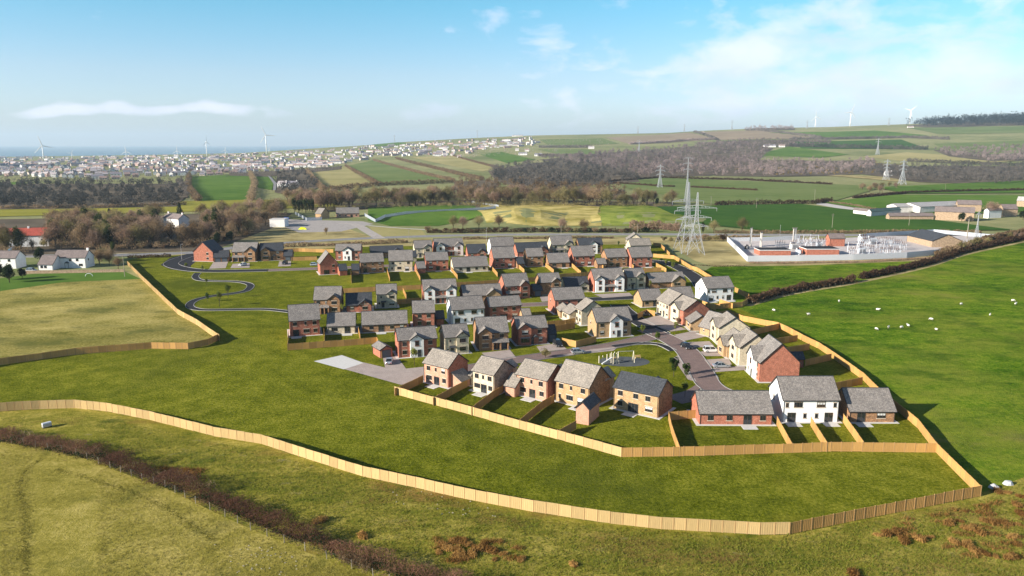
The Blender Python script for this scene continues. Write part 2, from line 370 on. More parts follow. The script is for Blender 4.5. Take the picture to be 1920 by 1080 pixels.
def drape(name, pxs, m, off=.3, far=None):
    """a field laid on rolling ground"""
    pts = [PT(x, y) for x, y in pxs]
    if max(p.y for p in pts) < 1150 and far is None:
        return flat(name, pts, off, m)
    ring = []
    for i in range(len(pts)):
        a, c = pts[i], pts[(i + 1) % len(pts)]
        k = max(1, int(abs(math.log(c.y / a.y)) / .03), int(abs(c.x / c.y - a.x / a.y) / .03))
        for j in range(k):
            w = a.lerp(c, j / k); ring.append(w)
    q = [Vector((p.x / p.y * 1000, math.log(p.y) * 1000)) for p in ring]
    xs = [v.x for v in q]; ys = [v.y for v in q]; inner = []
    x = min(xs) + 17
    while x < max(xs):
        y = min(ys) + 15
        while y < max(ys): inner.append(Vector((x + random.uniform(-2, 2), y + random.uniform(-2, 2)))); y += 32
        x += 34
    vv, _, ff, _, _, _ = delaunay_2d_cdt(q + inner, [], [list(range(len(q)))], 1, 1e-4)
    vs_ = []
    for v in vv:
        Y = math.exp(v.y / 1000); X = v.x / 1000 * Y; vs_.append((X, Y, float(hgt(X, Y)) + off + Y * 1.5e-4))
    b = MB(); b.add(vs_, ff); me = b.mesh(name, [m], uv=False)
    if len(me.polygons) and sum(p.normal.z for p in me.polygons) < 0: me.flip_normals()
    return tag(link(name, me), kind='structure')

M['litter'] = simple('leaf_litter', (.13, .105, .075), 1, var=.35, vs_=.02, spec=.02, kind='World')
# ---------------------------------------------------------------- foliage
def rng(seed): return np.random.RandomState(seed)
def cards_mesh(name, centers, sizes, mat, r, elong=1.0, up=0.0, quads=False):
    """many small leaf- or twig-sized triangles round the given centres"""
    n = len(centers); a = r.normal(size=(n, 3)); a[:, 2] += up; a /= np.linalg.norm(a, axis=1)[:, None]
    t = r.normal(size=(n, 3)); b = np.cross(a, t); b /= np.linalg.norm(b, axis=1)[:, None] + 1e-9
    s = sizes[:, None]; w = s / elong
    v = np.empty((n, 3, 3)); v[:, 0] = centers - a * s * .5 + b * w * .5; v[:, 1] = centers - a * s * .5 - b * w * .5; v[:, 2] = centers + a * s * .6
    me = bpy.data.meshes.new(name); me.vertices.add(n * 3); me.vertices.foreach_set('co', v.reshape(-1).astype(np.float32))
    me.loops.add(n * 3); me.loops.foreach_set('vertex_index', np.arange(n * 3, dtype=np.int32))
    me.polygons.add(n); me.polygons.foreach_set('loop_start', np.arange(0, n * 3, 3, dtype=np.int32)); me.polygons.foreach_set('loop_total', np.full(n, 3, dtype=np.int32))
    me.materials.append(mat); me.update(calc_edges=True); return me
def crown_points(n, R, H, r, lobes=9, z0=.3, hollow=.55):
    """points in an uneven crown made of several clumps"""
    lc = r.normal(size=(lobes, 3)); lc /= np.linalg.norm(lc, axis=1)[:, None]; lc *= (r.uniform(.15, .62, size=(lobes, 1)))
    lr = r.uniform(.3, .52, size=lobes); k = r.randint(0, lobes, size=n)
    d = r.normal(size=(n, 3)); d /= np.linalg.norm(d, axis=1)[:, None]; rad = r.uniform(hollow, 1, size=n) ** .7 * lr[k]
    p = lc[k] + d * rad[:, None]; p[:, 0] *= R; p[:, 1] *= R; p[:, 2] = H * (z0 + (1 - z0) * (.5 + p[:, 2] * .52))
    return p
def branch_mb(b, p, d, ln, rad, lvl, r, tips):
    q = p + d * ln; b.tube(p, q, rad, rad * .62, 5 if lvl > 1 else 3, 0, False)
    if lvl == 0: tips.append(q); return
    for i in range(3 if lvl > 1 else 3):
        nd = (d + Vector(r.normal(size=3)) * .55 + Vector((0, 0, .12))).normalized()
        branch_mb(b, p.lerp(q, r.uniform(.55, 1.0)), nd, ln * r.uniform(.6, .85), rad * .55, lvl - 1, r, tips)
def tree_template(kind, seed, H, R, ntw, size, mat, elong=1.0, trunk_h=.3, z0=.25, up=.4, lobes=10, hollow=.4, rad=None):
    r = rng(seed); b = MB(); tips = []; rad = rad or H * .022
    if kind == 'fir':
        b.tube((0, 0, 0), (0, 0, H * .9), rad, rad * .3, 6, 0, False)
        z = r.uniform(0, 1, ntw) ** 1.3; a = r.uniform(0, 2 * math.pi, ntw); rr = R * (1 - z) ** .8 * r.uniform(.4, 1, ntw) * (1 + .25 * np.sin(a * 3 + z * 9)) + .15
        pts = np.stack([np.cos(a) * rr, np.sin(a) * rr, H * (.08 + .92 * z)], 1)
    else:
        b.tube((0, 0, -.3), (0, 0, H * trunk_h), rad, rad * .75, 6, 0, False)
        for i in range(5):
            a = i * 2.4 + r.uniform(0, 1); d = Vector((math.cos(a) * .55, math.sin(a) * .55, 1)).normalized()
            branch_mb(b, Vector((0, 0, H * trunk_h * r.uniform(.75, 1))), d, H * .26, rad * .55, 2, r, tips)
        pts = crown_points(ntw, R, H, r, lobes, z0, hollow)
        if kind == 'bare' and tips:
            tp = np.array([tuple(t) for t in tips]); k = r.randint(0, len(tp), ntw // 2)
            pts[:ntw // 2] = tp[k] + r.normal(size=(ntw // 2, 3)) * R * .2
    return b.mesh('trunk', [M['bark']], uv=False), cards_mesh('crown', pts, size * r.uniform(.6, 1.4, ntw), mat, r, elong, up)
def plant(tpl, name, loc, sc, label, cat='tree', group=None, rz=None, sz=None):
    e = empty(name, loc, random.uniform(0, 6.28) if rz is None else rz); e.scale = (sc, sc, sz or sc)
    tag(e, label, cat, group); link('trunk', tpl[0], e); link('crown', tpl[1], e); return e
TW = {'brown': leafmat('brown_twigs', (.17, .115, .065), (.36, .26, .155)), 'pink': leafmat('pinkish_twigs', (.20, .13, .09), (.40, .28, .20)),
      'olive': leafmat('olive_twigs', (.14, .12, .05), (.33, .28, .13)), 'green': leafmat('dark_evergreen', (.012, .022, .010), (.035, .055, .022)),
      'spring': leafmat('spring_leaves', (.11, .15, .025), (.28, .30, .07)), 'ivy': leafmat('ivy_green', (.03, .045, .015), (.07, .09, .03)),
      'hedge': leafmat('hedge_twigs', (.05, .03, .02), (.13, .08, .045), .5), 'purple': leafmat('purplish_twigs', (.10, .05, .035), (.26, .14, .09), .5),
      'gorse': leafmat('gorse', (.12, .09, .02), (.38, .24, .04), .05), 'far': leafmat('far_woodland', (.14, .11, .105), (.50, .39, .36), .02),
      'fardark': leafmat('far_dark_woodland', (.055, .055, .05), (.27, .23, .20), .015), 'conifer': leafmat('far_conifers', (.012, .02, .03), (.03, .045, .05), .02),
      'rush': leafmat('rusty_rushes', (.20, .10, .03), (.50, .30, .10), .6)}
def hedge(pxs, w, h, mat, label, dens=30, size=.5, seed=1, ter=False, name='hedge', gaps=0, elong=2.5, lump=.35, pts3=None):
    """a hedge of twigs along a line, ragged on top"""
    r = rng(seed); pts = pts3 or [PT(x, y) if ter else P(x, y) for x, y in pxs]; seg = [(a, c, (c - a).length) for a, c in zip(pts, pts[1:])]
    L = sum(s[2] for s in seg); n = int(L * dens); t = np.sort(r.uniform(0, L, n)); out = np.empty((n, 3)); acc = 0; i0 = 0
    for a, c, l in seg:
        m = (t >= acc) & (t < acc + l + 1e-6); u = ((t[m] - acc) / l)[:, None]; A = np.array(a); C = np.array(c)
        nn = np.array([-(C - A)[1], (C - A)[0], 0]) / max(l, 1e-6); q = A + (C - A) * u
        lump_h = 1 + lump * np.array([noise.noise(Vector((x * .22, seed * 3.1, 0))) * 1.6 + noise.noise(Vector((x * .9, seed, 4))) * .6 for x in t[m]])
        ww = r.normal(size=m.sum()) * w * .28; hh = h * lump_h * r.uniform(0, 1, m.sum()) ** .8 * (1 - .35 * np.abs(ww) / w)
        out[m] = q + nn * ww[:, None] + np.array([0, 0, 1]) * hh[:, None]; acc += l
    o = link(name, cards_mesh(name, out, size * r.uniform(.5, 1.5, n), mat, r, elong, .6)); tag(o, label, 'hedge'); return o
def in_poly(x, y, poly):
    c = np.zeros(len(x), bool); n = len(poly)
    for i in range(n):
        x0, y0 = poly[i]; x1, y1 = poly[(i + 1) % n]
        if y0 == y1: continue
        m = ((y0 > y) != (y1 > y)) & (x < (x1 - x0) * (y - y0) / (y1 - y0) + x0); c ^= m
    return c
def poly_samples(poly, n, r):
    xs = [p[0] for p in poly]; ys = [p[1] for p in poly]; k = n * 4
    x = r.uniform(min(xs), max(xs), k); y = r.uniform(min(ys), max(ys), k); m = in_poly(x, y, poly) & ~((x > 296) & (x < 378) & (y > 405) & (y < 455)) & ~((x < 97) & (y > 424) & (y < 472)) & ~((x > 60) & (x < 182) & (y > 470)); return list(zip(x[m][:n], y[m][:n]))
def wood(name, poly, n, H, mat, label, seed, per=110, cat='woodland', csize=.75, spread=.46, floor=True, elong=1.2, up=.3):
    """a far wood that reads as one mass"""
    r = rng(seed); n = int(n * 1.35); cs = [PT(x, y) for x, y in poly_samples(poly, n, r)]; P_, S_ = [], []
    if floor and name in ('far_wood', 'hilltop_conifers', 'gorse_scrub'): drape('woodland_floor', poly, M['litter'], .55)
    for c in cs:
        h = H * r.uniform(.65, 1.25); p = crown_points(per, h * spread, h, r, 6, .08, .5); P_.append(p + np.array(c)); S_.append(r.uniform(.5, 1.3, per) * h * .13 * csize)
    o = link(name, cards_mesh(name, np.concatenate(P_), np.concatenate(S_), mat, r, elong, up)); tag(o, label, cat, kind='stuff'); return o
# ---------------------------------------------------------------- grasses
G_SITE = grass('mown_site_grass', [(.40, (.060, .078, .005)), (.5, (.152, .170, .012)), (.60, (.29, .28, .034))], .018, .22, 1.6, (.8, .8, 1.2), bstr=1.0, bd=.5,
               tufts=[(.012, .50, .64, (.075, .095, .012), .65), (.03, .58, .70, (.24, .22, .026), .5)])
G_LAWN = grass('garden_lawn', [(.38, (.09, .115, .012)), (.5, (.175, .19, .018)), (.62, (.28, .275, .036))], .05, .3, 1.6, (.7, .7, .8), bstr=.5, bd=.2)
G_HILL = grass('bright_hill_pasture', [(.41, (.024, .066, .004)), (.5, (.090, .175, .009)), (.59, (.22, .28, .024))], .014, .14, 1.1, (.8, .9, .9), (1, 1.4, 1), bstr=.9, bd=.5,
               tufts=[(.016, .47, .62, (.22, .235, .035), .65), (.05, .52, .64, (.035, .085, .008), .6), (.35, .56, .68, (.24, .25, .035), .55), (.016, .62, .72, (.28, .22, .08), .7)])
G_TAN = grass('bleached_pasture', [(.40, (.12, .12, .022)), (.5, (.31, .265, .075)), (.59, (.50, .41, .15))], .02, .11, 1.2, (.9, .9, .9), (.85, 1.25, 1), bstr=.6, bd=.3,
              tufts=[(.055, .50, .64, (.085, .10, .022), .8)])
G_ROUGH = grass('rough_pasture', [(.39, (.085, .11, .012)), (.5, (.24, .22, .034)), (.61, (.45, .37, .09))], .03, .2, 1.3, (1, 1, .8), (.8, 1.3, 1), bstr=.8, bd=.5,
                tufts=[(.045, .53, .66, (.22, .125, .045), .7), (.25, .6, .7, (.28, .24, .11), .7), (.08, .58, .68, (.045, .08, .012), .7)])
G_LEFT = grass('grazed_field', [(.39, (.15, .135, .022)), (.5, (.29, .25, .05)), (.61, (.46, .375, .11))], .025, .18, 1.4, (.8, 1, .9), bstr=.6, bd=.4,
               tufts=[(.07, .56, .7, (.07, .085, .018), .7)])
def fld(name, lo, hi, s=.006, st=(1, 1, 1)):
    mid = tuple((a + b) / 2 for a, b in zip(lo, hi)); return grass(name, [(.4, lo), (.5, mid), (.62, hi)], s, .05, .3, (1, .6, .3), st, bstr=.3, bd=.4)
G_GREEN = fld('green_field', (.06, .13, .02), (.13, .21, .04)); G_GREEN2 = fld('pale_green_field', (.115, .165, .05), (.19, .225, .085)); G_STRAW = fld('straw_field', (.27, .25, .10), (.42, .36, .17))
G_BROWN = fld('ploughed_field', (.24, .185, .125), (.34, .27, .19)); G_DKGREEN = fld('deep_green_field', (.03, .085, .018), (.065, .13, .025)); G_OLIVE = fld('olive_field', (.14, .14, .025), (.23, .21, .04))
G_MOUND = fld('mound_green', (.09, .15, .02), (.30, .32, .07), .06); G_MSTRAW = fld('mound_straw', (.28, .24, .06), (.58, .47, .18), .05); G_OLIVE2 = fld('yellow_green_field', (.21, .21, .03), (.32, .29, .06)); G_MOOR = fld('far_rough_country', (.15, .18, .07), (.34, .32, .16), .004); G_SCRUB = fld('scrubby_ground', (.24, .20, .09), (.46, .38, .18), .05)

# ---------------------------------------------------------------- the country
def build_ground():
    us = np.linspace(-1.5, 1.6, 150); Ys = np.exp(np.linspace(math.log(60), math.log(9500), 230))
    U, YY = np.meshgrid(us, Ys); X = U * YY; Z = hgt(X, YY); nr, nc = X.shape
    co = np.stack([X, YY, Z], -1).reshape(-1, 3); b = MB(); b.v = [tuple(c) for c in co]
    b.f = [(i * nc + j, i * nc + j + 1, (i + 1) * nc + j + 1, (i + 1) * nc + j) for i in range(nr - 1) for j in range(nc - 1)]; b.m = [0] * len(b.f)
    tag(link('ground', b.mesh('ground', [G_MOOR], uv=False)), kind='structure')
    flat('near_ground', [(-400, -300), (400, -300), (400, 60.0), (-400, 60.0)], -.02, G_ROUGH)
build_ground()
sea_m, nt, b_ = newmat('sea_water'); b_.inputs['Base Color'].default_value = (.035, .12, .17, 1); b_.inputs['Roughness'].default_value = .35; b_.inputs['Specular IOR Level'].default_value = .5
bump(nt, b_, mnoise(nt, coords(nt, 'World'), .05, 4), .6, 2.0)
flat('sea', [(-30000, 2500), (30000, 2500), (30000, 30000), (-30000, 30000)], -70, sea_m)
EX = {  # near ground sheets, in picture points
    'pasture': ([(-900, 740), (0, 745), (500, 800), (1000, 920), (1424, 970), (1830, 905), (2600, 700), (5000, 2200), (-4000, 2200)], .004, G_ROUGH),
    'grazed_field': ([(-900, 790), (0, 828), (90, 843), (143, 854), (207, 879), (310, 915), (422, 970), (533, 1019), (633, 1058), (760, 1107), (900, 1200), (1200, 1500), (-3000, 1500)], .012, G_LEFT),
    'hill_field': ([(1335, 500), (1500, 497), (1760, 487), (1915, 437), (2600, 300.0 + 60), (3500, 560), (2600, 780), (1990, 870), (1836, 925), (1755, 840), (1640, 728), (1505, 640), (1395, 600), (1300, 520)], .012, G_HILL),
    'bleached_field': ([(-900, 560), (0, 545), (120, 528), (262, 522), (352, 590), (412, 634), (352, 652), (130, 664), (0, 684), (-900, 760)], .012, G_TAN),
    'paddock': ([(-900, 530), (0, 522), (60, 514), (236, 510), (264, 523), (120, 529), (0, 546), (-900, 562)], .016, G_GREEN),
    'site_grass': ([(236, 488), (300, 478), (700, 462), (1220, 452), (1250, 470), (1300, 500), (1385, 578), (1505, 632), (1590, 690), (1700, 775), (1756, 848), (1838, 930), (1480, 1003), (1424, 1003),
                    (1280, 991), (1000, 960), (850, 931), (680, 893), (560, 856), (490, 832), (400, 818), (280, 787), (200, 772), (140, 765), (75, 767), (0, 772), (-500, 800), (-500, 740), (0, 684), (142, 665),
                    (284, 654), (353, 655), (410, 634), (332, 580)], .02, G_SITE)}
for k, (pp, z, m) in EX.items(): px_poly(k, pp, z, m)
far_fields = [
    ([(355, 332), (470, 326), (482, 350), (466, 377), (378, 377), (352, 352)], G_GREEN), ([(470, 328), (500, 327), (513, 342), (510, 357), (484, 353)], G_GREEN),
    ([(576, 321), (648, 312), (702, 348), (608, 358), (590, 341)], G_STRAW), ([(652, 311), (698, 301), (772, 322), (850, 340), (790, 345), (712, 347)], G_GREEN2),
    ([(702, 301), (742, 299), (905, 338), (852, 341), (776, 322)], G_MOOR), ([(770, 295), (850, 293), (932, 316), (905, 322)], G_STRAW), ([(-60, 408), (-60, 384), (200, 381), (470, 375), (620, 376), (640, 388), (470, 394), (200, 402)], G_OLIVE2),
    ([(-60, 345), (40, 341), (60, 352), (-60, 360)], G_GREEN), ([(900, 290), (940, 285), (1005, 300), (950, 306)], G_GREEN), ([(1008, 280), (1100, 280), (1140, 291), (1060, 293)], G_GREEN2),
    ([(1140, 341), (1240, 334), (1540, 345), (1662, 350), (1570, 376), (1330, 384), (1168, 351)], G_GREEN2), ([(1230, 388), (1500, 383), (1680, 404), (1900, 432), (1700, 435), (1450, 435), (1300, 420)], G_DKGREEN),
    ([(1615, 294), (1700, 286), (1915, 300), (1860, 306), (1700, 303)], G_STRAW), ([(1420, 322), (1540, 326), (1700, 334), (1690, 342), (1580, 332)], G_SCRUB),
    ([(1410, 292), (1480, 275), (1592, 290), (1540, 296)], G_GREEN), ([(1490, 266), (1690, 262), (1742, 280), (1502, 279)], G_DKGREEN), ([(1750, 270), (1990, 262), (1990, 285), (1800, 292)], G_GREEN2),
    ([(1135, 258), (1290, 249), (1342, 262), (1182, 271)], G_BROWN), ([(1302, 248), (1418, 245), (1536, 260), (1348, 263)], G_BROWN), ([(1440, 249), (1640, 245), (1740, 254), (1560, 259)], G_GREEN),
    ([(1640, 352), (1990, 336), (1990, 362), (1700, 364)], G_GREEN), ([(1700, 240), (1990, 238), (1990, 250), (1760, 252)], G_GREEN2), ([(1540, 380), (1680, 366), (1990, 368), (1990, 396), (1800, 402), (1640, 396)], G_GREEN),
    ([(1010, 262), (1130, 260), (1160, 270), (1030, 274)], G_GREEN2), ([(690, 270), (760, 268), (770, 272), (700, 275)], G_GREEN)]
for i, (pp, m) in enumerate(far_fields): drape('field', pp, m, .25 + .02 * i)
drape('woodland_floor', [(-60, 412), (200, 408), (480, 397), (548, 400), (520, 424), (455, 448), (400, 470), (250, 474), (95, 477), (40, 480), (-60, 480)], M['litter'], .06)
drape('woodland_floor', [(555, 386), (700, 380), (930, 374), (1262, 379), (1262, 390), (935, 390), (700, 392), (600, 398)], M['litter'], .06, far=1)
# verge and waste ground beyond the estate
px_poly('verge', [(180, 476), (360, 470), (700, 448), (1200, 444), (1600, 446), (1600, 452), (1240, 456), (1210, 458), (700, 462), (300, 480)], .024, G_SCRUB)
px_poly('waste_ground', [(455, 440), (505, 425), (640, 424), (700, 446), (640, 457), (430, 462)], .03, G_SCRUB)
px_poly('waste_ground', [(690, 424), (790, 430), (800, 442), (712, 447)], .03, G_STRAW)
px_poly('scrub', [(1235, 450), (1370, 448), (1405, 492), (1760, 480), (1762, 488), (1500, 498), (1340, 500), (1305, 490)], .03, G_SCRUB)
px_poly('gravel_yard', [(538, 411), (600, 413), (680, 415), (700, 420), (640, 434), (560, 436), (530, 424)], .035, asph('gravel', (.36, .33, .31)))
drape('mound_grass', [(905, 378), (985, 374), (1070, 384), (1125, 388), (1128, 424), (1000, 424), (912, 418), (895, 396)], G_MSTRAW, .15, far=1)
drape('mound_grass', [(1125, 386), (1200, 383), (1262, 394), (1292, 413), (1230, 424), (1130, 424), (1120, 400)], G_MOUND, .15, far=1)
drape('reservoir_bank', [(690, 390), (800, 384), (890, 386), (905, 404), (820, 424), (730, 424), (690, 414)], G_GREEN, .15, far=1)
px_poly('substation_yard', [(1364, 452), (1500, 449), (1640, 444), (1750, 437), (1862, 447), (1775, 462), (1742, 480), (1600, 486), (1402, 490)], .05, asph('yard_concrete', (.52, .47, .45)))
px_poly('farm_track', [(1540, 378), (1600, 386), (1680, 404), (1668, 408), (1590, 394), (1530, 383)], .03, M['concrete'])

# ---------------------------------------------------------------- roads and paths
road('main_road', [(-300, 486), (0, 481), (180, 479), (357, 474), (460, 462), (560, 454), (712, 446), (917, 440.5), (1200, 439.5), (1420, 440.5), (1600, 441), (2100, 440)], 9, M['oldroad'], .05, step=8)
road('access_track', [(712, 447), (690, 434), (668, 422), (640, 418)], 7, asph('track', (.40, .36, .33)), .06, kerb=False)
road('footway', [(690, 423), (740, 427), (800, 431)], 2.5, M['concrete'], .06, kerb=False)
px_poly('side_road', [(352, 476), (385, 476), (358, 498), (356, 510), (320, 505), (301, 497), (318, 484)], .045, M['asphalt'])
road('estate_road', [(352, 480), (326, 490), (322, 497), (345, 504), (385, 508), (440, 508), (503, 507)], 6.5, M['asphalt'], .05)
road('paved_road', [(503, 507), (560, 505), (620, 503), (700, 500), (760, 497)], 6.0, M['block'], .055)
road('serpentine_path', [(371, 512), (366, 519), (374, 525), (400, 527), (440, 528), (462, 531), (470, 536), (462, 545), (440, 550), (400, 555), (372, 561), (358, 568), (357, 576), (378, 581), (430, 581), (490, 580), (520, 582), (545, 585)], 2.6, M['asphalt'], .04)
road('estate_road', [(1205, 488), (1245, 492), (1275, 503), (1305, 522), (1322, 545)], 6.5, M['asphalt'], .05)
road('estate_road', [(1100, 562), (1140, 560), (1190, 558), (1220, 560)], 6.0, M['asphalt'], .05)
road('estate_road', [(1160, 572), (1172, 584), (1200, 604), (1240, 626)], 6.0, M['asphalt'], .055)
road('paved_road', [(930, 575), (980, 572), (1030, 570), (1060, 566)], 5.5, M['block'], .05)
road('paved_road', [(796, 700), (860, 694), (940, 680), (1010, 669), (1080, 659), (1150, 648), (1200, 637), (1236, 628)], 5.5, M['block'], .06)
road('paved_road', [(1212, 618), (1250, 634), (1284, 655), (1302, 678), (1322, 710)], 6.4, M['block'], .066)
road('estate_road', [(1316, 698), (1330, 722), (1360, 738), (1410, 747), (1470, 748)], 6.0, M['block'], .06)
road('estate_road', [(1330, 724), (1310, 737), (1285, 745), (1262, 750)], 6.0, M['block'], .058, kerb=False)
road('footway', [(1150, 650), (1200, 644), (1236, 646), (1262, 658)], 2.2, M['asphalt'], .07)
px_poly('concrete_slab', [(588.5, 677.8), (641, 666.3), (682, 681), (644.5, 693)], .08, M['slab'])
px_poly('driveway', [(644, 692), (682, 680), (740, 694), (795, 688), (796, 712), (752, 722)], .075, M['drive'])
drv = [[(400, 492), (428, 490), (423, 503), (392, 504)], [(436, 495), (468, 493), (468, 502), (432, 503)], [(524, 490), (546, 490), (545, 499), (521, 500)], [(717, 668), (744, 668), (763, 694), (724, 697)], [(903, 662), (956, 656), (968, 671), (920, 678)],
       [(1006, 650), (1050, 643), (1063, 655), (1013, 660)], [(1114, 552), (1180, 549), (1186, 555), (1130, 559)], [(1012, 556), (1040, 555), (1042, 564), (1016, 566)], [(1195, 602), (1238, 590), (1280, 606), (1225, 611)], [(1232, 612), (1262, 607), (1287, 618), (1258, 622)],
       [(1264, 628), (1300, 621), (1330, 630), (1280, 640)], [(1288, 642), (1330, 640), (1340, 650), (1300, 652)], [(1310, 660), (1350, 656), (1362, 668), (1322, 668)], [(1320, 675), (1366, 672), (1372, 684), (1332, 688)], [(1337, 690), (1395, 686), (1400, 694), (1340, 698)],
       [(1118, 689), (1190, 688), (1252, 676), (1270, 664), (1290, 688), (1306, 715), (1292, 722), (1278, 700), (1262, 676)], [(1042, 668), (1110, 655), (1160, 650), (1150, 658), (1090, 664), (1050, 670)], [(836, 571), (866, 571), (868, 577), (838, 578)]]
for i, d in enumerate(drv):
    if i == 15: d = [(1262, 672), (1276, 663), (1292, 686), (1306, 716), (1290, 712)]
    px_poly('driveway', d, .062 + .003 * (i % 5), M['drive'])
m_ = [(1402, 573.5), (1458, 557), (1513, 546), (1576, 536), (1600, 531.5), (1650, 521), (1691, 512), (1747, 498), (1804, 479), (1870, 464), (1960, 445)]
road('field_margin', m_, 2.6, G_SCRUB, .05, kerb=False, step=6)
# the play area surface
c = P(1170, 678); flat('play_surface', [(c.x + 6.8 * math.cos(a / 20 * math.pi * 2), c.y + 4.6 * math.sin(a / 20 * math.pi * 2)) for a in range(20)], .05, asph('rubber_play_surface', (.10, .11, .115)))

# ---------------------------------------------------------------- windows, doors (shared meshes)
WC = {}
def win_mesh(w, h, n, glass, fr, surround):
    key = (w, h, n, glass, fr, surround)
    if key not in WC:
        b = MB(); f = .07
        b.box(-w / 2, -.06, 0, -w / 2 + f, .0, h); b.box(w / 2 - f, -.06, 0, w / 2, .0, h); b.box(-w / 2 + f, -.06, 0, w / 2 - f, .0, f); b.box(-w / 2 + f, -.06, h - f, w / 2 - f, .0, h)
        for i in range(1, n): x = -w / 2 + w * i / n; b.box(x - .035, -.055, f, x + .035, 0, h - f)
        if surround:
            b.box(-w / 2 - .12, -.09, -.15, w / 2 + .12, .0, -.003, 1); b.box(-w / 2 - .12, -.04, h + .003, w / 2 + .12, .0, h + .2, 1)
        else: b.box(-w / 2 - .05, -.09, -.07, w / 2 + .05, .0, -.003, 1)
        fm = b.mesh('window_frame', [M[fr], M['stone'] if surround != 2 else M['red']], uv=surround == 2)
        pb = MB(); pb.box(-w / 2 + f, -.03, f, w / 2 - f, -.012, h - f)
        if glass == 'blind': pb.box(-w / 2 + f, -.036, h * .55, w / 2 - f, -.031, h - f, 1)
        WC[key] = (fm, pb.mesh('window_pane', [M['glass'], M['blind']], uv=False))
    return WC[key]
SPECS = {'w3': (1.75, 1.1, 3), 'w2': (1.15, 1.1, 2), 'w1': (.6, .95, 1), 'wt': (1.1, 1.25, 2), 'pd': (1.7, 2.05, 2), 'pd3': (2.4, 2.05, 3), 'ws': (.5, .7, 1), 'w4': (2.3, 1.15, 4)}
hr = random.Random(5)
def put_window(parent, kind, x, y, z, rz, fr='frame', surround=1, glass=None):
    w, h, n = SPECS[kind]; g = glass or ('blind' if hr.random() < .22 else 'clear'); fm, pm = win_mesh(w, h, n, g, fr, surround if kind[:2] != 'pd' else 0)
    o = link('patio_door' if kind[:2] == 'pd' else 'window', fm, parent, (x, y, z), rz); link('pane', pm, o); return o
DC = {}
def put_door(parent, x, y, z, rz, garage=0, mat='door'):
    k = (garage, mat)
    if k not in DC:
        b = MB(); w = (1.0, 2.3, 4.6)[garage] / 2; h = 2.05
        if garage:
            for i in range(5): b.box(-w, -.05 + .004 * (i % 2), i * h / 5, w, -.0, (i + 1) * h / 5 - .02)
            b.box(-w - .08, -.07, 0, -w, 0, h + .08, 1); b.box(w, -.07, 0, w + .08, 0, h + .08, 1); b.box(-w, -.07, h, w, 0, h + .08, 1)
        else:
            b.box(-w + .06, -.04, 0, w - .06, 0, h); b.box(-w, -.06, 0, -w + .06, 0, h + .06, 1); b.box(w - .06, -.06, 0, w, 0, h + .06, 1); b.box(-w + .06, -.06, h, w - .06, 0, h + .06, 1); b.box(-.2, -.05, 1.2, .2, -.041, 1.8, 2)
        DC[k] = b.mesh('door', [M['gdoor' if garage else mat], M['trim'] if garage else M['frame'], M['glass']], uv=False)
    return link('garage_door' if garage else 'door', DC[k], parent, (x, y, z), rz)

# window sets: (kind, fraction along, storey height)
U, G_ = 3.25, .95
SETS = {
    'rear': [('w2', .17, U), ('w1', .47, U + .1), ('w2', .82, U), ('w1', .13, G_), ('w3', .43, G_), ('pd', .76, .05)],
    'rearm': [('w2', .18, U), ('w1', .53, U + .1), ('w2', .83, U), ('pd', .2, .05), ('w3', .55, G_), ('w2', .85, G_)],
    'rear3': [('w2', .2, U), ('w1', .5, U + .1), ('w2', .8, U), ('w3', .22, G_), ('pd', .53, .05), ('w2', .83, G_)],
    'rear4': [('w2', .15, U), ('w2', .5, U), ('w2', .77, U), ('w2', .15, G_), ('pd3', .45, .05), ('w3', .8, G_)],
    'side2': [('w2', .3, U), ('w2', .72, U), ('w2', .3, G_), ('w2', .72, G_)],
    'semi': [('w1', .07, U), ('w3', .27, U), ('w3', .68, U), ('w1', .93, U), ('pd', .16, .05), ('w1', .4, .9), ('w1', .61, .9), ('pd', .83, .05)],
    'bung': [('w2', .15, G_), ('w2', .41, G_), ('pd', .66, .05), ('w2', .87, G_)], 'bung2': [('w2', .2, .9), ('pd', .42, .05), ('w2', .66, .9), ('w2', .88, .9)], 'bung1': [('w3', .25, .9), ('pd', .72, .05)],
    'bungr': [('pd', .26, .05), ('w3', .7, .95)], 'bungf': [('w2', .22, .95), ('door', .6, .03)],
    'fl': [('ws', .22, U + .2), ('door', .3, .03), ('ws', .12, 1.3)], 'fr': [('ws', .8, U + .2), ('door', .68, .03), ('ws', .88, 1.3)],
    'flc': [('w2', .16, U), ('ws', .45, U + .2), ('door', .45, .03), ('gar', .2, .03)], 'frc': [('w2', .78, U), ('ws', .5, U + .2), ('door', .52, .03), ('gar', .8, .03)],
    'frb': [('w2', .75, U), ('door', .5, .03), ('w2', .78, G_)], 'center': [('w2', .16, U), ('w2', .83, U), ('w2', .16, G_), ('w2', .83, G_)],
    'twin': [('ws', .42, U + .3), ('ws', .58, U + .3), ('door', .43, .03), ('door', .57, .03)], 'g2': [('w3', .5, U), ('w3', .5, G_)], 'g2n': [('wt', .5, U), ('wt', .5, G_)], 'gd': [('wt', .5, U), ('door', .66, .03), ('ws', .25, 1.2)],
    'g1': [('w3', .5, .95)], 'g1u': [('w3', .5, U)], 'gend': [('w2', .72, U), ('w2', .72, G_)], 'gendp': [('w2', .75, U), ('w2', .75, G_), ('pd3', .35, .05)], 'terr': [('w2', .1, U), ('w1', .32, U), ('w1', .6, U), ('w2', .85, U), ('door', .12, .03), ('w2', .35, G_), ('door', .6, .03), ('w2', .85, G_)],
    'cott': [('w2', .12, U), ('w2', .52, U), ('w2', .74, U), ('w2', .1, G_), ('w3', .84, G_)], 'none': [], 'e1': [('w1', .35, U), ], 'gard': [('gar', .5, .03)], 'gar2': [('gar', .27, .03), ('gar', .73, .03)],
    'sg': [('gar', .72, .03), ('ws', .25, 1.2)], 'w2h': [('w2', .5, .95), ('w2', .25, .95)]}
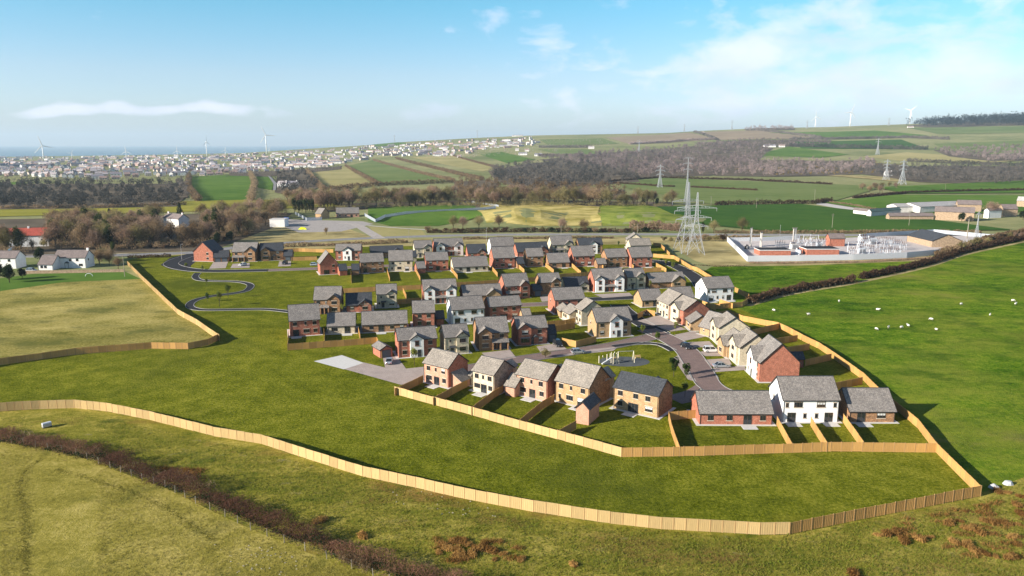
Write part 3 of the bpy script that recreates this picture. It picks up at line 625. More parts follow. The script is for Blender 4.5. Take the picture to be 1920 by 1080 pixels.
def put_set(parent, name, x0, x1, y, ze, fr='frame', surround=1, rz=0.0, org=None):
    for kind, fx, z in SETS[name]:
        if ze < 3.4 and z > 2: continue
        x = x0 + (x1 - x0) * fx; X, Y = (x, y) if org is None else org(x)
        if kind == 'door': put_door(parent, X, Y, z, rz)
        elif kind == 'gar': put_door(parent, X, Y, z, rz, 1)
        else: put_window(parent, kind, X, Y, z, rz, fr, surround)

HOUSES = []
def fit(A, B, R, ze, end='A'):
    """depth and roof slope that put the ridge end where the picture has it"""
    a = P(A[0], A[1], ze); b = P(B[0], B[1], ze); d = (b - a); L = d.length; d.normalize(); n = Vector((-d.y, d.x, 0)); c0 = a if end == 'A' else b; best = None
    for D in np.arange(4.0, 13.01, .25):
        for pt in range(26, 47, 2):
            t = math.tan(math.radians(pt)); q = c0 + n * (D / 2) + Vector((0, 0, D / 2 * t)); x, y = proj(q)
            e = ((x - R[0]) / 2) ** 2 + ((y - R[1]) / 1.5) ** 2 + ((D - 8.6) / 1.8) ** 2 + ((pt - 37) / 5) ** 2
            if best is None or e < best[0]: best = (e, D, t)
    return a, d, n, L, best[1], best[2]
def house(label, A, B, R, wall='red', roof='slate', ze=5.0, win='rear', gables=(), wa='none', wb='none', end='A', extras=(), name='house', cat='house', group='houses of the new estate',
          D=None, slope=None, slab=True, fr='frame', sur=1, trim='trim', L=None, chim=(), skip_patio=False, anchor='A', endmat=None):
    """A, B: picture points of the two ends of the camera-side eave; R: picture point of the ridge above A (or B)"""
    OX, OE, TH = .22, .3, .14
    a, d, n, L0, D0, t0 = fit(A, B, R, ze - .05, end)
    D0 = D or D0; t = slope or t0; D0 -= 2 * OE; L = (L or L0) - 2 * OX
    if anchor == 'B': a = a + d * (L0 - (L + 2 * OX))
    org = a + d * OX + n * OE; rz = math.atan2(d.y, d.x)
    e = empty(name, (org.x, org.y, 0), rz); tag(e, label, cat, group)
    zr = ze + D0 / 2 * t; wm = M[wall]
    b = MB(); b.prism([(0, -.2), (D0, -.2), (D0, ze), (D0 / 2, zr), (0, ze)], 0, L)
    link('wall', b.mesh('wall', [wm]), e)
    b = MB(); z0 = ze - OE * t + .006; b.roofprism(-OE, D0 + OE, z0, t, TH, -OX, L + OX)
    b.box(-OX + .01, D0 / 2 - .12, zr + TH - .03, L + OX - .01, D0 / 2 + .12, zr + TH + .06, 1)
    ro = link('roof', b.mesh('roof', [M[roof], M['dark'] if roof != 'redroof' else M['redroof']]), e)
    for x0, x1 in ((-OX - .05, -OX - .003), (L + OX + .003, L + OX + .05)):
        b = MB(); b.roofprism(-OE - .02, D0 + OE + .02, z0 - .14, t, TH + .17, x0, x1); link('bargeboard', b.mesh('bargeboard', [M[trim]], uv=False), e)
    b = MB(); b.box(-OX, -OE - .12, z0 - .06, L + OX, -OE - .006, z0 + .07); b.box(-.0, -OE - .0, z0 - .12, L, -.004, z0 - .03)
    link('gutter', b.mesh('gutter', [M[trim]], uv=False), e)
    pipe = MB(); pipe.tube((.12, -.07, 0), (.12, -.07, ze - .15), .045, n=5); link('drainpipe', pipe.mesh('drainpipe', [M[trim]], uv=False), e)
    pipe = MB(); pipe.tube((L - .12, -.07, 0), (L - .12, -.07, ze - .15), .045, n=5); link('drainpipe', pipe.mesh('drainpipe', [M[trim]], uv=False), e)
    if endmat:
        b = MB(); b.prism([(.0, -.2), (D0, -.2), (D0, ze), (D0 / 2, zr - .01), (.0, ze)], L + .003, L + .06); link('gable_wall', b.mesh('gable_wall', [M[endmat]]), e)
    blocked = [(x0 * L, x1 * L, p) for x0, x1, p, *_ in gables]
    put_set(e, win, 0, L, -.004, ze, fr, sur)
    for g in gables:
        x0, x1, pr, gm, gw = g[:5]; gze = g[5] if len(g) > 5 else ze; gt = g[6] if len(g) > 6 else t
        x0 *= L; x1 *= L; xm = (x0 + x1) / 2; gzr = gze + (xm - x0) * gt; y1 = min((gzr - ze) / t + .1, D0 / 2); y1 = max(y1, .4)
        b = MB(); b.prism([(x0, -.2), (x1, -.2), (x1, gze), (xm, gzr), (x0, gze)], -pr, .35, 'y'); link('gable_wall', b.mesh('gable_wall', [M[gm]]), e)
        b = MB(); o2 = .26; b.roofprism(x0 - o2, x1 + o2, gze - o2 * gt + .012, gt, TH + .02, -pr - .28, y1 + (0.6 if gze >= ze - .2 else 0), 'y'); rr = link('gable_roof', b.mesh('gable_roof', [M[roof]]), e)
        b = MB(); b.roofprism(x0 - o2 - .02, x1 + o2 + .02, gze - o2 * gt - .13, gt, TH + .17, -pr - .34, -pr - .283, 'y'); link('bargeboard', b.mesh('bargeboard', [M[trim]], uv=False), e)
        put_set(e, gw, x0, x1, -pr - .004, gze, fr, 2 if gm == 'white' and wall != 'white' else 1)
        if gm in ('white', 'cream') and gze > 4:
            b = MB(); b.box(xm - .14, -pr - .03, gze + .55, xm + .14, -pr - .003, gze + .85); link('vent', b.mesh('vent', [M['trim']], uv=False), e)
    if wa != 'none': put_set(e, wa, 0, D0, 0, ze, fr, sur, -math.pi / 2, lambda y: (-.004, D0 - y))
    if wb != 'none': put_set(e, wb, 0, D0, 0, ze, fr, sur, math.pi / 2, lambda y: (L + .004, y))
    for x in extras:
        k = x[0]
        if k == 'pent':      # lean-to roof over door and garage bay
            _, f0, f1, dep, zt, wl_ = x; b = MB(); X0, X1 = f0 * L, f1 * L
            b.prism([(-dep - .15, zt - .75), (-.003, zt), (-.003, zt + .12), (-dep - .15, zt - .63)], X0, X1); link('pent_roof', b.mesh('pent_roof', [M[roof]]), e)
            if wl_:
                for xa in (X0 + .1, (X0 + X1) / 2 - .18, X1 - .45): b = MB(); b.box(xa, -dep, 0, xa + .35, -.003, zt - .72); link('pier', b.mesh('pier', [wm]), e)
        if k == 'porch':
            _, f0, zt = x; X = f0 * L; b = MB(); b.prism([(X - .95, zt), (X + .95, zt), (X, zt + .75)], -1.0, -.003, 'y'); link('porch_roof', b.mesh('porch_roof', [M['dark']]), e)
            for xa in (X - .85, X + .75): b = MB(); b.box(xa, -.9, 0, xa + .1, -.8, zt - .003); link('porch_post', b.mesh('porch_post', [M['trim']], uv=False), e)
        if k == 'canopy':
            _, f0, zt = x; X = f0 * L; b = MB(); b.prism([(-.95, zt - .35), (-.003, zt), (-.003, zt + .1), (-.95, zt - .25)], X - .85, X + .85); link('door_canopy', b.mesh('door_canopy', [M['dark']]), e)
        if k == 'bay':
            _, f0, w = x; X = f0 * L; b = MB(); b.box(X - w / 2, -.75, 0, X + w / 2, -.003, .9); bw = link('bay_wall', b.mesh('bay_wall', [wm]), e)
            b = MB(); b.box(X - w / 2 + .05, -.7, .903, X + w / 2 - .05, -.003, 2.2, 0)
            for i in range(5): xx = X - w / 2 + .05 + (w - .18) * i / 4; b.box(xx, -.74, .903, xx + .08, -.702, 2.2, 1)
            link('bay_window', b.mesh('bay_window', [M['glass'], M['frame']], uv=False), e)
            b = MB(); b.add([(X - w / 2 - .2, -.95, 2.2), (X + w / 2 + .2, -.95, 2.2), (X + w / 2 - .4, -.003, 3.0), (X - w / 2 + .4, -.003, 3.0), (X - w / 2 - .2, -.003, 2.2), (X + w / 2 + .2, -.003, 2.2)], [(0, 1, 2, 3), (0, 3, 4), (1, 5, 2), (0, 4, 5, 1)]); link('bay_roof', b.mesh('bay_roof', [M[roof]]), e)
        if k == 'frame':     # exposed timber truss in a gable
            _, f0, f1, pr, z0_ = x; X0, X1 = f0 * L, f1 * L; xm = (X0 + X1) / 2; b = MB(); b.box(X0 + .3, -pr - .1, z0_ + .15, X1 - .3, -pr - .02, z0_ + .33); b.box(xm - .09, -pr - .12, z0_ + .1, xm + .09, -pr - .03, z0_ + (xm - X0) * t - .1); link('truss', b.mesh('truss', [M['stone']], uv=False), e)
        if k == 'back':      # a gabled bay on the far side whose roof shows past the ridge
            _, f0, f1, pr = x; X0, X1 = f0 * L, f1 * L; b = MB(); b.prism([(X0, -.2), (X1, -.2), (X1, ze), ((X0 + X1) / 2, ze + (X1 - X0) / 2 * t), (X0, ze)], D0 - .3, D0 + pr, 'y'); link('gable_wall', b.mesh('gable_wall', [wm]), e)
            b = MB(); b.roofprism(X0 - .26, X1 + .26, ze - .26 * t + .012, t, TH + .02, D0 - (X1 - X0) / 2 - .3, D0 + pr + .28, 'y'); link('gable_roof', b.mesh('gable_roof', [M[roof]]), e)
            b = MB(); b.roofprism(X0 - .28, X1 + .28, ze - .26 * t - .13, t, TH + .17, D0 + pr + .283, D0 + pr + .34, 'y'); link('bargeboard', b.mesh('bargeboard', [M[trim]], uv=False), e)
        if k == 'sidelean':  # small lean-to against the right-hand end
            _, w, dep, zt, y0 = x; b = MB(); b.prism([(L + .002, -.1), (L + w, -.1), (L + w, zt - w * .55), (L + .002, zt)], y0, y0 + dep, 'y'); link('outshot_wall', b.mesh('outshot_wall', [wm]), e)
            b = MB(); b.prism([(L + .003, zt + .02), (L + w + .3, zt - (w + .3) * .55 + .02), (L + w + .3, zt - (w + .3) * .55 + .15), (L + .003, zt + .15)], y0 - .2, y0 + dep + .2, 'y'); link('outshot_roof', b.mesh('outshot_roof', [M[roof]]), e)
    for f0 in chim:
        b = MB(); b.box(L * f0 - .5, D0 / 2 - .35, zr - .3, L * f0 + .5, D0 / 2 + .35, zr + 1.1); b.tube((L * f0 - .2, D0 / 2, zr + 1.1), (L * f0 - .2, D0 / 2, zr + 1.45), .12, mi=1); b.tube((L * f0 + .2, D0 / 2, zr + 1.1), (L * f0 + .2, D0 / 2, zr + 1.45), .12, mi=1)
        link('chimney', b.mesh('chimney', [wm, M['redroof']]), e)
    if slab:
        b = MB(); s_ = .75; b.box(-s_, -s_, .03, L + s_, -.006, .09); b.box(-s_, -.006, .03, -.006, D0 + s_, .09); b.box(L + .006, -.006, .03, L + s_, D0 + s_, .09); link('paving_strip', b.mesh('paving_strip', [M['slab']], uv=False), e)
        if not skip_patio:
            for kind, fx, z in SETS[win]:
                if kind[:2] == 'pd':
                    b = MB(); X = L * fx
                    for i in range(3):
                        for j in range(2): b.box(X - 1.5 + i + .01, -2.7 + j * .97 + .01, .03, X - .5 + i - .01, -1.75 + j * .97 - .0, .10)
                    link('patio', b.mesh('patio', [M['slab']], uv=False), e)
    HOUSES.append((label, L, D0, t, e)); return e
def gable_house(label, A, B, apex, back, **k):
    """a house whose gable end faces the camera: A, B eave corners of that gable, apex its top, back its length away"""
    ze = k.get('ze', 5.0); a = P(*A, ze - .05); b = P(*B, ze - .05); d = b - a; W = d.length; d.normalize(); n = Vector((-d.y, d.x, 0)); far = a + n * back
    q = (a + b) / 2; best = min(((abs(proj(q + Vector((0, 0, W / 2 * math.tan(math.radians(s_)))))[1] - apex[1]), s_) for s_ in range(22, 52)), key=lambda v: v[0])
    return house(label, proj(far), A, apex, D=W, slope=math.tan(math.radians(best[1])), **k)
# ---------------------------------------------------------------- the houses of the estate
GRP = 'houses of the new estate'
# top left street
gable_house('red brick gabled house at the start of the top left street', (361, 471), (399, 472), (381, 453), 10, wall='red', roof='dark', wb='gend', win='none')
house('double garage with two grey doors beside the red gabled house at the far left', (399.5, 483), (429, 482), (400, 470), 'brown', 'dark', 2.4, 'gar2', name='garage', cat='garage', group='garages of the new estate', slab=False)
house('brown brick house with a right hand gable behind the parked white car', (434, 472), (480, 471.7), (434, 452.7), 'brown', win='flc', gables=[(.55, .97, .5, 'brown', 'g2')], extras=[('pent', 0, .54, 1.2, 2.95, 1)])
house('dark brown house with a left gable and bay window, top left street', (487, 471), (531.7, 469.4), (487, 455.4), 'brown', 'dark', win='frb', gables=[(.02, .42, .5, 'brown', 'g1u')], extras=[('bay', .22, 2.6), ('porch', .6, 2.3)])
house('single garage with a dark roof at the right end of the top left street', (531, 480.4), (548, 480), (532, 468), 'brown', 'dark', 2.4, 'gard', name='garage', cat='garage', group='garages of the new estate', slab=False)
# second block, back row
house('red brick house with a white central gable at the left of the back row', (627.5, 470), (676.5, 469.5), (627.5, 457), 'red', win='center', gables=[(.3, .65, .6, 'white', 'gd')])
house('long dark roofed bungalow half hidden behind the brown brick house', (694, 474), (757, 472), (694, 461.7), 'brown', 'dark', 2.6, 'none', gables=[(.66, .95, .6, 'tan', 'g1')])
house('cream stone house with a right gable and dark canopy in the back row', (777, 465.6), (811, 464.5), (777.5, 450.7), 'cream', win='fl', gables=[(.5, .97, .4, 'cream', 'g2')], extras=[('canopy', .28, 2.4)])
house('brick house with two white gables in the middle of the back row', (815, 463), (870, 461), (815, 446.8), 'red', win='twin', gables=[(.04, .34, .5, 'white', 'g2n'), (.68, .98, .5, 'white', 'g2n')], extras=[('pent', .34, .68, .9, 2.95, 0)])
house('small red timber gabled bungalow right of the twin white gables', (877, 475), (913, 474), (876, 457), 'red', 'dark', 2.6, 'bungf', gables=[(.5, .98, .5, 'red', 'g1')], extras=[('frame', .5, .98, .5, 2.6)])
house('white walled back row house mostly hidden by the red and tan house', (921, 461.7), (966, 460), (919, 444), 'white', win='rear')
house('long dark bungalow with a red brick gable on its right in the back row', (970, 472.5), (1030, 470), (968, 454), 'red', 'dark', 2.6, 'none', gables=[(.66, .97, .6, 'red', 'g1')])
house('cream stone house with a low front gable behind the brown rear facing houses', (1035, 459.4), (1076, 458), (1033, 441), 'cream', win='flc', gables=[(.6, .97, .4, 'cream', 'g2')], extras=[('pent', 0, .58, 1.1, 2.95, 1)])
house('dark roofed house with one small white gable, back row right part', (1085, 459), (1131, 458), (1083, 446), 'brown', 'dark', win='center', gables=[(.45, .78, .5, 'white', 'g2')])
house('pale brick house turned sideways at the far right end of the back row', (1168, 439), (1175, 450), (1184, 428), 'cream', 'slate2', end='A', win='none', wb='e1', L=9.5, anchor='B')
house('cream house showing its roof between the sideways house and the last red house', (1182, 460.3), (1222, 459.5), (1180, 446.6), 'cream', 'slate2', win='rear')
# second block, front row (backs towards the camera)
gable_house('red brick gabled house at the left end of the second block', (599, 495), (634.8, 493), (616, 473), 10, wall='red', roof='slate', wb='gendp', win='none')
house('low brick garage right of the red gabled house', (636, 507.5), (652, 506.5), (636, 495.4), 'red', 'dark', 2.4, 'none', name='garage', cat='garage', group='garages of the new estate', slab=False)
house('brown brick garage against the left of the brown rear facing house', (659, 506.5), (674, 506), (659, 495.4), 'brown', 'dark', 2.4, 'none', name='garage', cat='garage', group='garages of the new estate', slab=False)
house('brown brick house seen from the back, next to the left end red gable', (675, 492), (720.5, 490), (674.6, 475), 'brown', win='rearm')
house('cream house seen from the back, second house of the garden row', (728, 489), (774.3, 488), (727, 468), 'cream', win='rear')
house('dark roofed garage behind the cream rear facing house', (771, 482), (782, 481.5), (771, 470), 'cream', 'dark', 2.4, 'none', name='garage', cat='garage', group='garages of the new estate', slab=False)
house('garage with a grey lean roof left of the red rear facing house', (782, 503.4), (799, 502.5), (783, 490), 'red', 'slate', 2.4, 'none', name='garage', cat='garage', group='garages of the new estate', slab=False)
house('red brick house seen from the back between the cream house and the cream bungalow', (798, 488.5), (841.5, 487), (796, 472.7), 'red', win='rear3')
house('long cream bungalow in the middle of the garden row', (850, 501), (916.5, 498), (848, 481), 'cream', ze=2.6, win='bung2')
house('red house with a tan left gable before the white walled house', (925, 484), (966.5, 482.5), (922, 461.7), 'red', win='rear', wa='e1')
house('small garage left of the brown rear facing house', (970, 494.6), (984, 494), (968, 482), 'brown', 'dark', 2.4, 'none', name='garage', cat='garage', group='garages of the new estate', slab=False)
house('narrow brown brick house right of the red and tan house', (988, 481), (1020, 480), (985, 465), 'brown', win='side2')
house('small brown bungalow in the right half of the garden row', (1029, 492.8), (1069, 491.5), (1022, 474), 'brown', ze=2.6, win='bung1')
house('red brick house with a bright left gable, third from the garden row end', (1075, 480.5), (1116, 479), (1070, 460), 'red', win='rear', wa='e1')
house('small dark roofed garage left of the last brown rear facing house', (1120, 495), (1138, 494.5), (1121, 484), 'brown', 'slate', 2.4, 'none', name='garage', cat='garage', group='garages of the new estate', slab=False)
house('brown brick house seen from the back, last but one of the garden row', (1138, 482.5), (1178, 481), (1132, 466.5), 'brown', win='rear3')
house('red brick house at the right end of the garden row beside the road bend', (1184, 482.5), (1224.5, 481), (1179, 462), 'red', win='rear')
# third block, back row
house('brown brick house with a right gable, left end of third block', (586.7, 562), (639, 561), (586.7, 536.5), 'brown', win='flc', gables=[(.55, .98, .4, 'brown', 'g2')], extras=[('pent', .22, .58, 1.2, 2.95, 1)])
house('small red bungalow with a white timber truss gable in the third block', (648, 573), (698, 571), (648, 549), 'red', 'dark', 2.6, 'bungf', gables=[(.48, .98, .5, 'red', 'g1')], extras=[('frame', .48, .98, .5, 2.6)])
house('narrow cream stone house with a dark door canopy in the third block', (705, 552), (745, 550.5), (704, 533), 'cream', win='fl', gables=[(.5, .98, .4, 'cream', 'g2')], extras=[('canopy', .33, 2.4)])
house('brick house with two white gables at the left of the third block', (793, 545.5), (857.6, 543), (791, 523.6), 'red', win='twin', gables=[(.03, .34, .5, 'white', 'g2n'), (.68, .98, .5, 'white', 'g2n')], extras=[('pent', .34, .68, .9, 2.95, 0)])
house('long bungalow with a brown gable on its right behind the white rear facing house', (868, 555.5), (942, 552), (864, 534), 'brown', 'slate', 2.6, 'none', gables=[(.6, .97, .6, 'tan', 'g1')])
house('red brick house with a big right gable and blue grey lean roof', (947, 537), (994, 534), (943, 512.6), 'red', win='flc', gables=[(.6, .99, .9, 'red', 'g2')], extras=[('pent', 0, .6, 1.3, 2.95, 1)])
house('garage with a dark door between the red gabled house and the dark stone house', (1000, 545), (1018, 544), (999, 532.5), 'brown', 'dark', 2.4, 'gard', name='garage', cat='garage', group='garages of the new estate', slab=False)
house('dark brown house with a small right gable in the middle of the third block', (1013, 530), (1053, 528), (1010, 512), 'brown', 'slate', win='frc', gables=[(.55, .98, .5, 'brown', 'g2')], wa='e1')
house('dark roofed bungalow with a small cream gable left of the largest white gabled pair', (1060, 537), (1106, 535), (1054.4, 519.4), 'cream', 'dark', 2.6, 'none', gables=[(.6, .98, .5, 'cream', 'g1')])
house('large brick house with two broad white gables facing the paved forecourt', (1114, 525), (1172.5, 523), (1107, 503.4), 'red', win='twin', gables=[(.03, .33, .6, 'white', 'g2n'), (.68, .98, .6, 'white', 'g2n')], extras=[('pent', .33, .68, .9, 2.95, 0)])
house('cream stone house just right of the large white gabled house', (1176, 520), (1212, 518), (1170, 503.4), 'cream', 'slate', win='fl', gables=[(.5, .98, .4, 'cream', 'g2')], extras=[('canopy', .3, 2.4)])
house('long bungalow with a brown right gable near the asphalt bend', (1219, 530), (1287, 527), (1212, 511), 'brown', 'slate', 2.6, 'sg', gables=[(.6, .98, .7, 'tan', 'w2h')])
# third block, front row
house('red brick house seen from the back at the left corner above the open green', (541, 602), (600.5, 598), (541, 571), 'red', win='rearm')
house('small cream bungalow seen from the back beside the left corner red house', (612, 612), (666.7, 610), (611.6, 586), 'cream', 'slate', 2.6, 'bung1')
house('long brown bungalow seen from the back above the orange fence', (677.4, 609.4), (764.5, 606), (676.5, 583.6), 'brown', ze=2.6, win='bung2')
house('red brick house seen from the back behind the long brown bungalow', (773, 587), (816, 585.5), (771, 563.7), 'red', win='side2', wa='e1')
house('small brick garage right of the red house behind the long brown bungalow', (817, 597.8), (834, 597), (816, 582.7), 'red', 'dark', 2.4, 'none', name='garage', cat='garage', group='garages of the new estate', slab=False)
house('white rendered house seen from the back in the centre of the estate', (847, 581.6), (909.6, 577.5), (841, 557), 'white', win='semi', wa='e1')
house('dark red brick house seen from the back right of the central white house', (917, 575.5), (979, 571.5), (912, 557), 'red', win='rear4')
house('small garage with a light pyramid like roof beside the dark red house', (980, 592), (997, 591), (988, 580), 'tan', 'slate2', 2.4, 'none', name='garage', cat='garage', group='garages of the new estate', slab=False, D=5)
house('large red brick house with a tan left gable behind the cream stone cottages', (1040, 562.5), (1098, 559.5), (1034, 539), 'red', 'slate', win='rear', wa='e1')
# small block in the centre
house('low outhouse with a pale roof between the red house and the cream stone house', (1042, 576), (1050, 584), (1056, 566), 'tan', 'slate2', 2.4, 'none', name='outhouse', cat='outhouse', slab=False, D=5)
house('low cream building with a slanting pale roof left of the cream stone house', (1052, 581), (1067.5, 590), (1079, 561), 'cream', 'slate2', 2.8, 'w2h', wb='none', D=6.5)
house('cream stone house in the estate centre with its gable turned right', (1076.5, 575), (1090, 582.5), (1099, 557), 'cream', 'slate2', win='side2')
house('tan brick house with a tall white central gable facing the play green', (1118, 604), (1186, 600), (1111, 576.6), 'tan', win='center', gables=[(.38, .74, .6, 'white', 'gd')], wa='e1')
house('brown bungalow with a lit tan gable at the top of the right hand street', (1204, 563.5), (1244, 561.5), (1197, 542), 'tan', 'slate', 2.6, 'bungf', wa='none')
house('bungalow with a grey roof tucked behind the long cream terrace', (1262, 559), (1303, 557), (1259, 537.5), 'brown', 'slate', 2.8, 'none')
# right hand street, houses facing left
house('long cream terrace pair facing the right hand street', (1229.8, 560.5), (1253.8, 571.5), (1254, 539), 'cream', 'slate2', win='terr')
house('brick house with a tan front gable at the lower end of the cream terrace', (1253.5, 570.5), (1278, 581), (1280, 551.6), 'red', 'slate2', win='none', gables=[(.2, .75, .6, 'cream', 'g2')], L=10)
house('tan brick bungalow with an attached garage facing the right hand street', (1309, 610.6), (1327, 615.5), (1320, 576), 'tan', 'slate', 2.6, 'sg', D=8.5, L=8)
house('small tan wing with a front gable before the tan bungalow', (1284, 596), (1295, 606), (1300, 586), 'tan', 'slate', 2.6, 'g1', D=7, name='house_wing', cat='house wing')
house('upper of the two cream stone gabled houses on the right hand street', (1333, 602), (1344.7, 612), (1363, 583), 'cream', 'slate2', win='none', gables=[(.1, .8, .6, 'cream', 'g2')], L=8.5)
house('low tan brick house between the two cream stone houses of the right hand street', (1346, 636), (1362, 648), (1381, 610), 'tan', 'slate2', 3.4, 'none', gables=[(.15, .85, .8, 'tan', 'g1')], L=7.5, D=8.5)
house('cream stone house with a big blank stone gable behind the silver saloon car', (1368, 636), (1381, 646.5), (1400, 612.5), 'cream', 'slate2', win='none', gables=[(.1, .8, .6, 'cream', 'g2')], L=8.5)
house('brick and white gabled house ending the right hand street', (1402, 660), (1419.7, 675.5), (1428, 634), 'red', 'slate', win='gend', gables=[(.1, .7, .7, 'white', 'gd')], L=9.5, D=10)
house('low brick garage with a blue grey roof behind the lower end brick house', (1481, 673.4), (1510, 673.4), (1479, 660), 'red', 'dark', 2.4, 'none', name='garage', cat='garage', group='garages of the new estate', slab=False)
house('white rendered semi detached pair at the top right near the hedge', (1325.5, 541), (1377.5, 538.5), (1313, 519.7), 'white', win='semi', wa='e1')
# houses facing the play green
house('red brick house with a white central gable beside the small garage and driveway', (745.5, 639), (820.5, 633.5), (744.4, 615.6), 'red', win='center', gables=[(.3, .65, .6, 'white', 'gd')])
gable_house('small brick garage with a grey door at the head of the driveway', (712, 657), (738, 653), (725, 647.5), 6, wall='red', roof='slate', ze=2.4, wb='gard', win='none', name='garage', cat='garage', group='garages of the new estate', slab=False)
house('cream stone house with a right hand gable in the row above the play green', (833, 633.3), (881, 629.5), (830, 608.8), 'cream', win='fl', gables=[(.48, .98, .4, 'cream', 'g2')], extras=[('canopy', .3, 2.4)])
house('brown brick house with a left gable and an integral garage above the play green', (895, 625), (955, 622), (888, 594.7), 'brown', win='frc', gables=[(.02, .44, .9, 'brown', 'g2')], extras=[('pent', .44, 1, 1.3, 2.95, 1)])
house('red brick house with a left gable, bay window and porch above the play green', (969, 617), (1028, 613.5), (962, 593.8), 'red', win='frb', gables=[(.03, .45, .6, 'red', 'g1u')], extras=[('bay', .25, 2.6), ('porch', .6, 2.3)])
house('dark roofed garage with a grey door right of the red bay windowed house', (1028, 626.6), (1044, 626), (1028, 608.8), 'brown', 'dark', 2.4, 'gard', name='garage', cat='garage', group='garages of the new estate', slab=False)
# nearest row
house('red brick house with a side outshot, left end of the nearest row', (791.3, 679.5), (840, 690.8), (811.6, 652), 'pink', 'slate2', win='rear3', extras=[('sidelean', 3.0, 4.2, 3.6, 1.0), ('back', .1, .5, 1.0)], endmat='red')  # right end in darker red brick: its shade is put into the colour
house('cream fronted house with a rubble stone gable, second in the nearest row', (883, 694), (926, 704), (903.4, 665.6), 'cream', 'slate2', win='rear3', endmat='rough', extras=[('back', .45, 1, 1.5)])
house('low cream porch wing left of the second house of the nearest row', (876, 703), (883.5, 705), (885, 692), 'cream', 'slate2', 2.6, 'none', name='house_wing', cat='house wing', D=5)
house('pink brick house with a pale roof, third in the nearest row', (965, 700.6), (1026, 714.3), (986, 671.6), 'pink', 'slate2', win='rear3', endmat='red', extras=[('back', .55, 1, .8)])  # darker brick on the right end stands in for shade
house('pink brick garage between the second and third houses of the nearest row', (944, 722), (966, 727), (957, 698), 'pink', 'slate2', 2.5, 'none', name='garage', cat='garage', group='garages of the new estate', slab=False)
house('tan brick house with the tallest pale roof, fourth in the nearest row', (1039, 712), (1105, 727.5), (1060, 672), 'tan', 'slate2', win='rear', endmat='brown', extras=[('back', .55, 1, 2.0)])  # brown right end wall: shade painted by the darker brick
house('tan brick house with a dark tiled roof, fifth in the nearest row', (1148.4, 725), (1235.6, 743.2), (1165, 696), 'tan', 'dark', win='rear4', endmat='brown', extras=[('back', .45, .75, 1.5)])  # right end browned to paint the side away from the sun
gable_house('freestanding pink brick garage with a dark roof in front of the dark roofed house', (1077, 763), (1106, 768), (1092, 751.5), 6.5, wall='pink', roof='dark', ze=3.6, win='none', name='garage', cat='garage', group='garages of the new estate', slab=False)
house('long red brick bungalow with a grey roof in the lower right corner', (1311, 775), (1451.6, 775.6), (1306, 731), 'red', ze=2.6, win='bung', extras=[('back', .04, .3, 2.2)])
house('white rendered semi detached pair nearest the camera at the lower right', (1468.4, 750), (1577, 749.8), (1458, 704.4), 'white', win='semi', wa='e1')
house('small brick bungalow at the extreme lower right of the estate', (1592.6, 771), (1682, 771.2), (1579, 726), 'brown', ze=2.6, win='bungr', extras=[('back', .6, .95, 2.2)])
# older houses at the far left
OG = 'older white houses at the far left'
house('older white house with a grey roof and a porch below the winter trees', (99, 483), (159.5, 483), (105, 468), 'oldwhite', 'brownroof', 5.0, 'cott', group=OG, extras=[('porch', .42, 2.4)], chim=(.97,), wb='e1', slab=False, fr='trim', sur=0)
house('low white wing left of the older white house with the porch', (69, 496), (98.5, 496), (79, 477.5), 'oldwhite', 'brownroof', 2.7, 'w2h', name='house_wing', cat='house wing', group=OG, slab=False, fr='trim', sur=0)
house('older white house cut by the left edge of the picture', (-18, 484), (29, 484), (-10, 469.6), 'oldwhite', 'brownroof', 5.0, 'side2', group=OG, slab=False, fr='trim', sur=0)
house('white house with a bright red roof at the far left', (6, 443), (90, 441), (14, 428), 'oldwhite', 'redroof', 6.3, 'terr', group=OG, chim=(.5,), slab=False, fr='wframe', sur=0)
house('white gabled house with two chimneys hidden among the winter trees', (304, 408), (334, 411), (314, 399), 'oldwhite', 'brownroof', 6.2, 'side2', group=OG, chim=(.06, .94), slab=False, fr='wframe', sur=0)
house('small brick pump building with a grey roof beside the reservoir', (590, 400), (602, 401), (594, 388), 'tan', 'slate', 4.0, 'none', group='reservoir buildings', name='pump_house', cat='building', slab=False)
house('low brick reservoir building with a row of windows', (630, 400.5), (674, 399.5), (634, 388), 'pink', 'slate', 3.2, 'bung', group='reservoir buildings', name='reservoir_building', cat='building', slab=False, skip_patio=True)
# substation buildings
SG = 'buildings of the electricity substation'
house('square brick building with a hipped red roof and a green door in the substation', (1556, 447), (1586, 447), (1558, 437), 'red', 'brownroof', 4.6, 'none', group=SG, name='switch_house', cat='building', slab=False)
house('long cream walled building with a dark roof at the right of the substation', (1700, 441), (1748, 452), (1718, 431), 'sand', 'dark', 3.6, 'none', group=SG, name='control_building', cat='building', slab=False, D=17, slope=.42)
def flatbox(label, A, B, dep, h, wall, top, name='kiosk', cat='building'):
    a = P(*A); c = P(*B); d = (c - a); L = d.length; e = empty(name, a, math.atan2(d.y, d.x)); tag(e, label, cat, SG)
    b = MB(); b.box(0, 0, 0, L, dep, h); link('wall', b.mesh('wall', [M[wall]]), e)
    b = MB(); b.box(-.25, -.25, h + .003, L + .25, dep + .25, h + .3); link('roof_edge', b.mesh('roof_edge', [M['wframe']], uv=False), e)
    b = MB(); b.box(-.15, -.15, h + .303, L + .15, dep + .15, h + .36); link('roof', b.mesh('roof', [M[top]], uv=False), e)
flatbox('low purplish brick building with a flat dark roof in the substation', (1424, 479), (1482.5, 479), 9, 2.6, 'red', 'asphalt')
flatbox('low orange brick building with a flat dark roof in the substation', (1512, 478), (1573, 478), 10, 2.9, 'red', 'asphalt')
